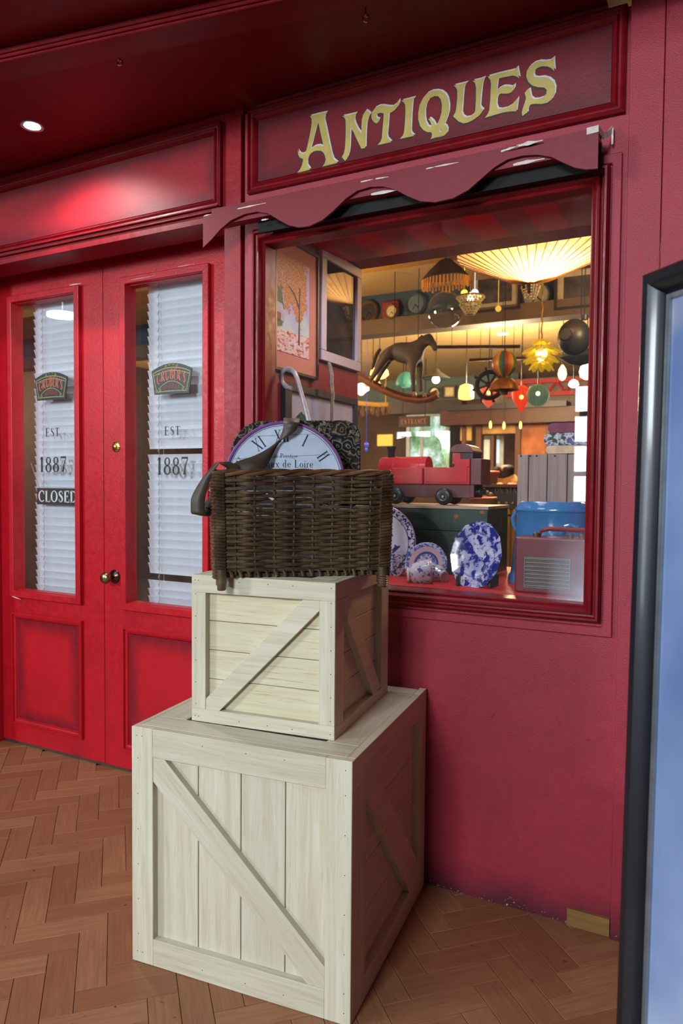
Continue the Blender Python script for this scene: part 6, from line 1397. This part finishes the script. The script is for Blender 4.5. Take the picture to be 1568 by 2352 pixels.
for x in (925, 976): p = P(x, 957, 'Y', 8.31); q.tube([p, (p.x, p.y, 2.84)], .006, 4)
q.build('chain', BLACK, sg2)
# glazed daylight openings at the back
def daylight():
    t = NT('garden_daylight'); v = t.coord(); n = t.noise(v, 2.6, 5, .65); c = t.ramp(n, [(.36, lin((70, 110, 66))), (.5, lin((150, 180, 140))), (.6, lin((226, 238, 240)))])
    e = t.N('ShaderNodeEmission'); t.L(c, e.inputs[0]); e.inputs[1].default_value = 1.3; t.n.remove(t.b); t.L(e.outputs[0], t.out.inputs[0]); return t.mat
WF = plain('white_window_frame', (200, 208, 214), .5); DAY = daylight()
def rearwin(nm, x0, y0, x1, y1, Y, label_, muls=()):
    o = empty(nm, P((x0+x1)/2, (y0+y1)/2, 'Y', Y)); tag(o, kind='structure')
    pboxo('glass_pane', x0, y0, x1, y1, Y+.02, .01, label_, o); a, b, c, d = pr_(x0, y0, x1, y1, Y)
    q = MB(); q.frame(a-.04, c-.04, b+.04, d+.04, Y, [(0, 0), (0, .03), (.05, .03), (.05, -.02)]); q.build('window_frame', WF, o)
    for m_ in muls: q = MB(); xx = P(m_, (y0+y1)/2, 'Y', Y).x; q.box(xx-.02, Y-.01, c, xx+.02, Y+.02, d); q.build('mullion', WF, o)
rearwin('window_2', 940, 955, 1026, 1100, 9.7, DAY, (968,)); rearwin('window_3', 1103, 1008, 1127, 1082, 9.0, plain('pale_daylight', (206, 200, 170), .6, emit=.9)); rearwin('window_4', 1134, 1008, 1150, 1066, 9.0, plain('cool_daylight', (186, 206, 214), .6, emit=1.0))
# glazed cabinet / shop partition made of posts and rails
for i, (x0, y0, x1, y1) in enumerate(((1092, 968, 1104, 1110), (1126, 1000, 1133, 1110), (1182, 965, 1194, 1120), (1252, 960, 1262, 1060), (1060, 960, 1068, 1060))): pboxo('trim_%d' % (12+i), x0, y0, x1, y1, 8.4, .12, BRZ, kind='structure')
for i, (x0, y0, x1, y1, c) in enumerate(((1104, 972, 1184, 996, (176, 132, 70)), (1057, 975, 1082, 1012, (196, 158, 90)), (1196, 965, 1252, 1045, (160, 92, 44)), (1262, 960, 1310, 1000, (88, 72, 52)))):
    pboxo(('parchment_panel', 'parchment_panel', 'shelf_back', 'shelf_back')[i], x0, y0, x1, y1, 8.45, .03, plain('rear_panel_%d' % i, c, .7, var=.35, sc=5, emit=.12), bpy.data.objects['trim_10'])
# curved bead rail with wine bottles and a lit doorway at the left rear
q = MB(); q.tube([P(x, y, 'Y', 7.6) for x, y in ((812, 925), (840, 928), (870, 930), (892, 930))], .03, 8)
for x in (820, 885): p = P(x, 928, 'Y', 7.6); q.tube([p, (p.x, p.y, 2.84)], .006, 5)
tag(q.build('coat_rail', plain('rail_gold', (168, 128, 66), .5), None, True), 'pale wooden rail hung with brown bundles at the left rear', 'rail')
for k in range(7):
    p = P(820+k*12, 944+3*math.sin(k*2), 'Y', 7.6); s = mpp(p); q = MB(); q.lathe([(0, -(11+k % 3)*s), (5*s, -6*s), (6*s, 2*s), (3*s, 9*s), (0, 11*s)], p, 10, mod=lambda a: 1+.2*math.sin(3*a+k)); q.tube([p+Vector((0, 0, 9*s)), p+Vector((0, 0, 17*s))], .008, 5); tag(q.build('dried_bundle', plain('bundle_%d' % k, (104, 72, 38) if k % 2 else (84, 62, 40), .9, var=.4, sc=30), None, True), 'brown dried bundle hanging from the pale rail at the left rear', 'bundle', 'dried bundles along the rail')
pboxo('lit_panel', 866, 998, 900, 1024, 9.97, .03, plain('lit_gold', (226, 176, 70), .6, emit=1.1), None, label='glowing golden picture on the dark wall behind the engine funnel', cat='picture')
p = P(841, 1022, 'Y', 5.5); s = mpp(p); q = MB(); ball(q, p, 5*s, 7*s, 12); ball(q, p-Vector((0, 0, 11*s)), 3*s, 5*s, 10); q.tube([p, Vector((p.x, p.y, 2.84))], .002, 4)
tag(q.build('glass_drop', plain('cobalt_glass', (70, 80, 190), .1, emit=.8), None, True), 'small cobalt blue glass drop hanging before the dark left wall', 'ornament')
# counter, sign board, tubs, person and brooms
co = empty('shop_counter', P(1150, 1140, 'Y', 6.2)); tag(co, 'dark wooden counter with gold lettering behind the plank box', 'counter')
pboxo('counter_top', 1096, 1112, 1230, 1119, 6.1, .3, BRW, co); pboxo('front_panel', 1096, 1119, 1230, 1146, 6.2, .08, plain('counter_dark', (44, 40, 36), .5), co); pboxo('lower_rail', 1096, 1146, 1230, 1168, 6.2, .1, plain('counter_rail', (40, 28, 26), .5), co)
a, b, c_, d_ = pr_(1136, 1120, 1186, 1132, 6.19); wall_text('ON STA', (a+b)/2, c_, d_-c_, 6.192, b-a, 'lettering', plain('counter_gilt', (176, 148, 78), .4), co, bold=1.2)
for x in (1146, 1163, 1177): p = P(x, 1155, 'Y', 6.19); s = mpp(p); q = MB(); q.lathe([(0, 3*s), (2.6*s, 2*s), (3*s, 0)], p, 10, MX); q.build('knob', plain('pale_knob', (176, 140, 100), .5), co, True)
def tub(x, y, r, h, Y, nm, lb, filled=False):
    p = P(x, y, 'Y', Y); s = mpp(p); o = empty(nm, p); tag(o, lb, 'tub')
    q = MB(); q.lathe([(0, -h*s), (r*.78*s, -h*s), (r*s, 0), (r*.94*s, 0), (r*.72*s, -h*.9*s), (0, -h*.9*s)], p, 28); q.build('staves', BRZ, o, True)
    q = MB(); q.lathe([(r*.95*s, 0), (r*1.05*s, 1*s), (r*1.05*s, 4*s), (r*.95*s, 5*s), (r*.95*s, 0)], p, 28); q.build('rim', plain('orange_rim', (206, 96, 34), .5), o, True)
    return o
tub(1122, 1087, 24, 24, 6.25, 'wooden_tub', 'orange-rimmed wooden tub standing on the shop counter')
tub(1110, 1146, 30, 26, 5.0, 'wooden_tub', 'lower orange-rimmed wooden tub in front of the counter')
p = P(1110, 1172, 'Y', 5.0); a, b = P(1082, 1172, 'Y', 5.0).x, P(1138, 1172, 'Y', 5.0).x; q = MB(); q.box(a, 4.88, 0, b, 5.12, p.z-.002); tag(q.build('tub_stand', BRZ, None, bevel=.004), 'plain brown wooden stand under the lower tub', 'stand')
p = P(1112, 1138, 'Y', 5.0); s = mpp(p)
for i, (dx, dz, c) in enumerate(((-10, 2, (96, 60, 40)), (6, 5, (40, 52, 46)), (14, 1, (120, 66, 36)), (-2, 6, (60, 44, 34)), (2, -1, (150, 84, 44)))):
    q = MB(); ball(q, p+Vector((dx*s, .0, dz*s)), 7*s, 6*s, 14); tag(q.build('gourd', plain('gourd_%d' % i, c, .5), None, True), 'small round gourd heaped in the lower wooden tub', 'gourd', 'gourds in the lower tub')
for k, x in enumerate((1148, 1166, 1182)):
    p = P(x, 1171, 'Y', 6.1); s = mpp(p); o = empty('straw_broom', p); tag(o, ('straw broom hanging nearest the faceted plate below the counter', 'middle straw broom of the three below the counter', 'straw broom hanging nearest the plank box below the counter')[k], 'broom')
    q = MB(); q.lathe([(3*s, 2*s), (6*s, -6*s), (7.5*s, -50*s), (7.5*s, -110*s), (7*s, -140*s), (0, -142*s)], p, 20, mod=lambda a: 1+.07*math.sin(9*a+k)); q.build('bristles', wood('straw_%d' % k, (176, 142, 74), (120, 90, 44), 'Z', .8, 3), o, True)
    q = MB(); q.lathe([(6.4*s, -10*s), (7.2*s, -12*s), (6.6*s, -15*s)], p, 16); q.build('binding', BLACK, o)
pboxo('lower_cabinet', 1090, 1172, 1230, 1300, 6.25, .1, plain('cabinet_amber', (128, 92, 40), .5, var=.4, sc=3), None, label='dim amber cabinet behind the straw brooms', cat='cabinet')
# seated shopper: dark hair, beige top, leaning on the counter
pr0 = P(1160, 1112, 'Y', 6.55); s = .0040
pe = empty('person', Vector((pr0.x, 6.62, 0))); tag(pe, 'person with long dark hair in a beige top behind the shop counter', 'person')
def pp_(x, y, dy=0): return P(x, y, 'Y', 6.62+dy)
pel = pp_(1160, 1180); SKN = plain('skin', (176, 120, 92), .6)
skb = [(Vector((pel.x, 6.62, .95)), .13), (pp_(1160, 1140), .12), (pp_(1160, 1112), .15, .11), (pp_(1158, 1100), .06), (pp_(1154, 1082, -.02), .085), (pp_(1153, 1072, -.03), .09),
       (pp_(1174, 1106), .065), (pp_(1180, 1122, -.05), .05), (pp_(1170, 1117, -.28), .038), (pp_(1142, 1108), .06), (pp_(1138, 1124, -.06), .045), (pp_(1150, 1116, -.28), .036),
       (Vector((pel.x-.09, 6.6, .85)), .09), (Vector((pel.x-.1, 6.58, .45)), .065), (Vector((pel.x-.1, 6.62, .05)), .04), (Vector((pel.x+.09, 6.6, .85)), .09), (Vector((pel.x+.1, 6.58, .45)), .065), (Vector((pel.x+.1, 6.62, .05)), .04)]
bd = skin('body', skb, [(0, 1), (1, 2), (2, 3), (3, 4), (4, 5), (2, 6), (6, 7), (7, 8), (2, 9), (9, 10), (10, 11), (0, 12), (12, 13), (13, 14), (0, 15), (15, 16), (16, 17)], SKN, pe)
tsb = [(Vector((pel.x, 6.62, .93)), .145), (pp_(1160, 1140), .135), (pp_(1160, 1110), .165, .12), (pp_(1175, 1105), .078), (pp_(1181, 1122, -.05), .06), (pp_(1141, 1108), .072), (pp_(1137, 1124, -.06), .056)]
skin('beige_top', tsb, [(0, 1), (1, 2), (2, 3), (3, 4), (2, 5), (5, 6)], plain('beige_knit', (206, 164, 104), .9), pe)
hb_ = [(pp_(1155, 1066, -.035), .112), (pp_(1156, 1083, -.045), .105), (pp_(1162, 1098, .06), .08), (pp_(1160, 1112, .08), .05)]
skin('hair', hb_, [(0, 1), (1, 2), (2, 3)], plain('dark_hair', (22, 18, 20), .6), pe)
q = MB()
for sgn in (-1, 1):
    e_ = pp_(1153, 1073, -.115)+Vector((sgn*.03, 0, 0)); ball(q, e_, .010, .007, 8)
q.build('eyes', BLACK, pe, True); q = MB(); ball(q, pp_(1153, 1077, -.12), .012, .018, 8); q.build('nose', SKN, pe, True)

# ================================================================ WHAT THE PANES MIRROR : windows across the mall, and an awning image painted on a sheet
YGl = YW+.035
def mirr(x, y, Yv, Yg=YGl): p = P(x, y, 'Y', Yv); return Vector((p.x, 2*Yg-p.y, p.z))
YV2 = 2*YGl+6.19
def mallwin(nm, x0, y0, x1, y1, em, cols, rows):
    a = mirr(x0, (y0+y1)/2, YV2); b = mirr(x1, (y0+y1)/2, YV2); t_ = mirr((x0+x1)/2, y0, YV2).z; l_ = mirr((x0+x1)/2, y1, YV2).z; Y = -6.19
    o = empty(nm, ((a.x+b.x)/2, Y, l_)); tag(o, kind='structure')
    q = MB(); q.box(a.x, Y, l_, b.x, Y+.01, t_); q.build('glass_pane', em, o)
    q = MB(); w_ = .035
    for k in range(cols+1): xx = a.x+(b.x-a.x)*k/cols; q.box(xx-w_, Y, l_, xx+w_, Y+.05, t_)
    for k in range(rows+1): zz = l_+(t_-l_)*k/rows; q.box(a.x, Y, zz-w_, b.x, Y+.045, zz+w_)
    q.build('window_frame', WF, o, kind='stuff')
mallwin('window_5', 1314, 880, 1440, 1158, emis('mall_daylight', (228, 238, 255), 26), 3, 4)
def greenday():
    t = NT('mall_garden_view'); v = t.coord(); n = t.noise(v, 3.4, 5, .6); tc = t.N('ShaderNodeTexCoord'); sp = t.N('ShaderNodeSeparateXYZ'); t.L(tc.outputs['Object'], sp.inputs[0])
    z = t.math('ADD', t.math('MULTIPLY', sp.outputs[2], 1.6), t.math('MULTIPLY', t.math('SUBTRACT', n, .5), 1.6)); c = t.ramp(t.math('ADD', z, .5), [(.3, lin((40, 110, 50))), (.5, lin((120, 170, 110))), (.62, lin((225, 240, 235)))])
    e = t.N('ShaderNodeEmission'); t.L(c, e.inputs[0]); e.inputs[1].default_value = 24; t.n.remove(t.b); t.L(e.outputs[0], t.out.inputs[0]); return t.mat
mallwin('window_6', 908, 986, 1040, 1080, greenday(), 3, 1)
# striped sheet under the display ceiling, painted in place of a mirrored awning
t = NT('awning_reflection_sheet'); tc = t.N('ShaderNodeTexCoord'); sp = t.N('ShaderNodeSeparateXYZ'); t.L(tc.outputs['Object'], sp.inputs[0])
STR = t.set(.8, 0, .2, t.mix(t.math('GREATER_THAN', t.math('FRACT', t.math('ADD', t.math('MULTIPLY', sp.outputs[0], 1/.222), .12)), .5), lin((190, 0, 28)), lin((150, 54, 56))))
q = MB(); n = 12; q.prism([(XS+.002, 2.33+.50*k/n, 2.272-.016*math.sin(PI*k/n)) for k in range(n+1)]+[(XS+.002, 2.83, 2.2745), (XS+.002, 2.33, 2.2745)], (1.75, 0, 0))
tag(q.build('awning_reflection_sheet', STR, None, True), 'dusky red striped sheet added to imitate an awning mirrored in the window', 'reflection sheet')
# round lamp opposite that mirrors in the left door pane
p = P(143, 725, 'Y', 5.6); p = Vector((p.x, 2*(YD+.03)-5.6, p.z)); s = .26; q = MB(); q.lathe([(0, -.01), (s*.62, -.01), (s*.62, .02), (0, .02)], p, 28); q.tube([p+Vector((0, 0, .02)), (p.x, p.y, 5.6)], .002, 5)
tag(q.build('mall_ceiling_lamp', emis('mall_disc', (255, 255, 255), 20), None), 'round white lamp mirrored in the left door pane', 'lamp')
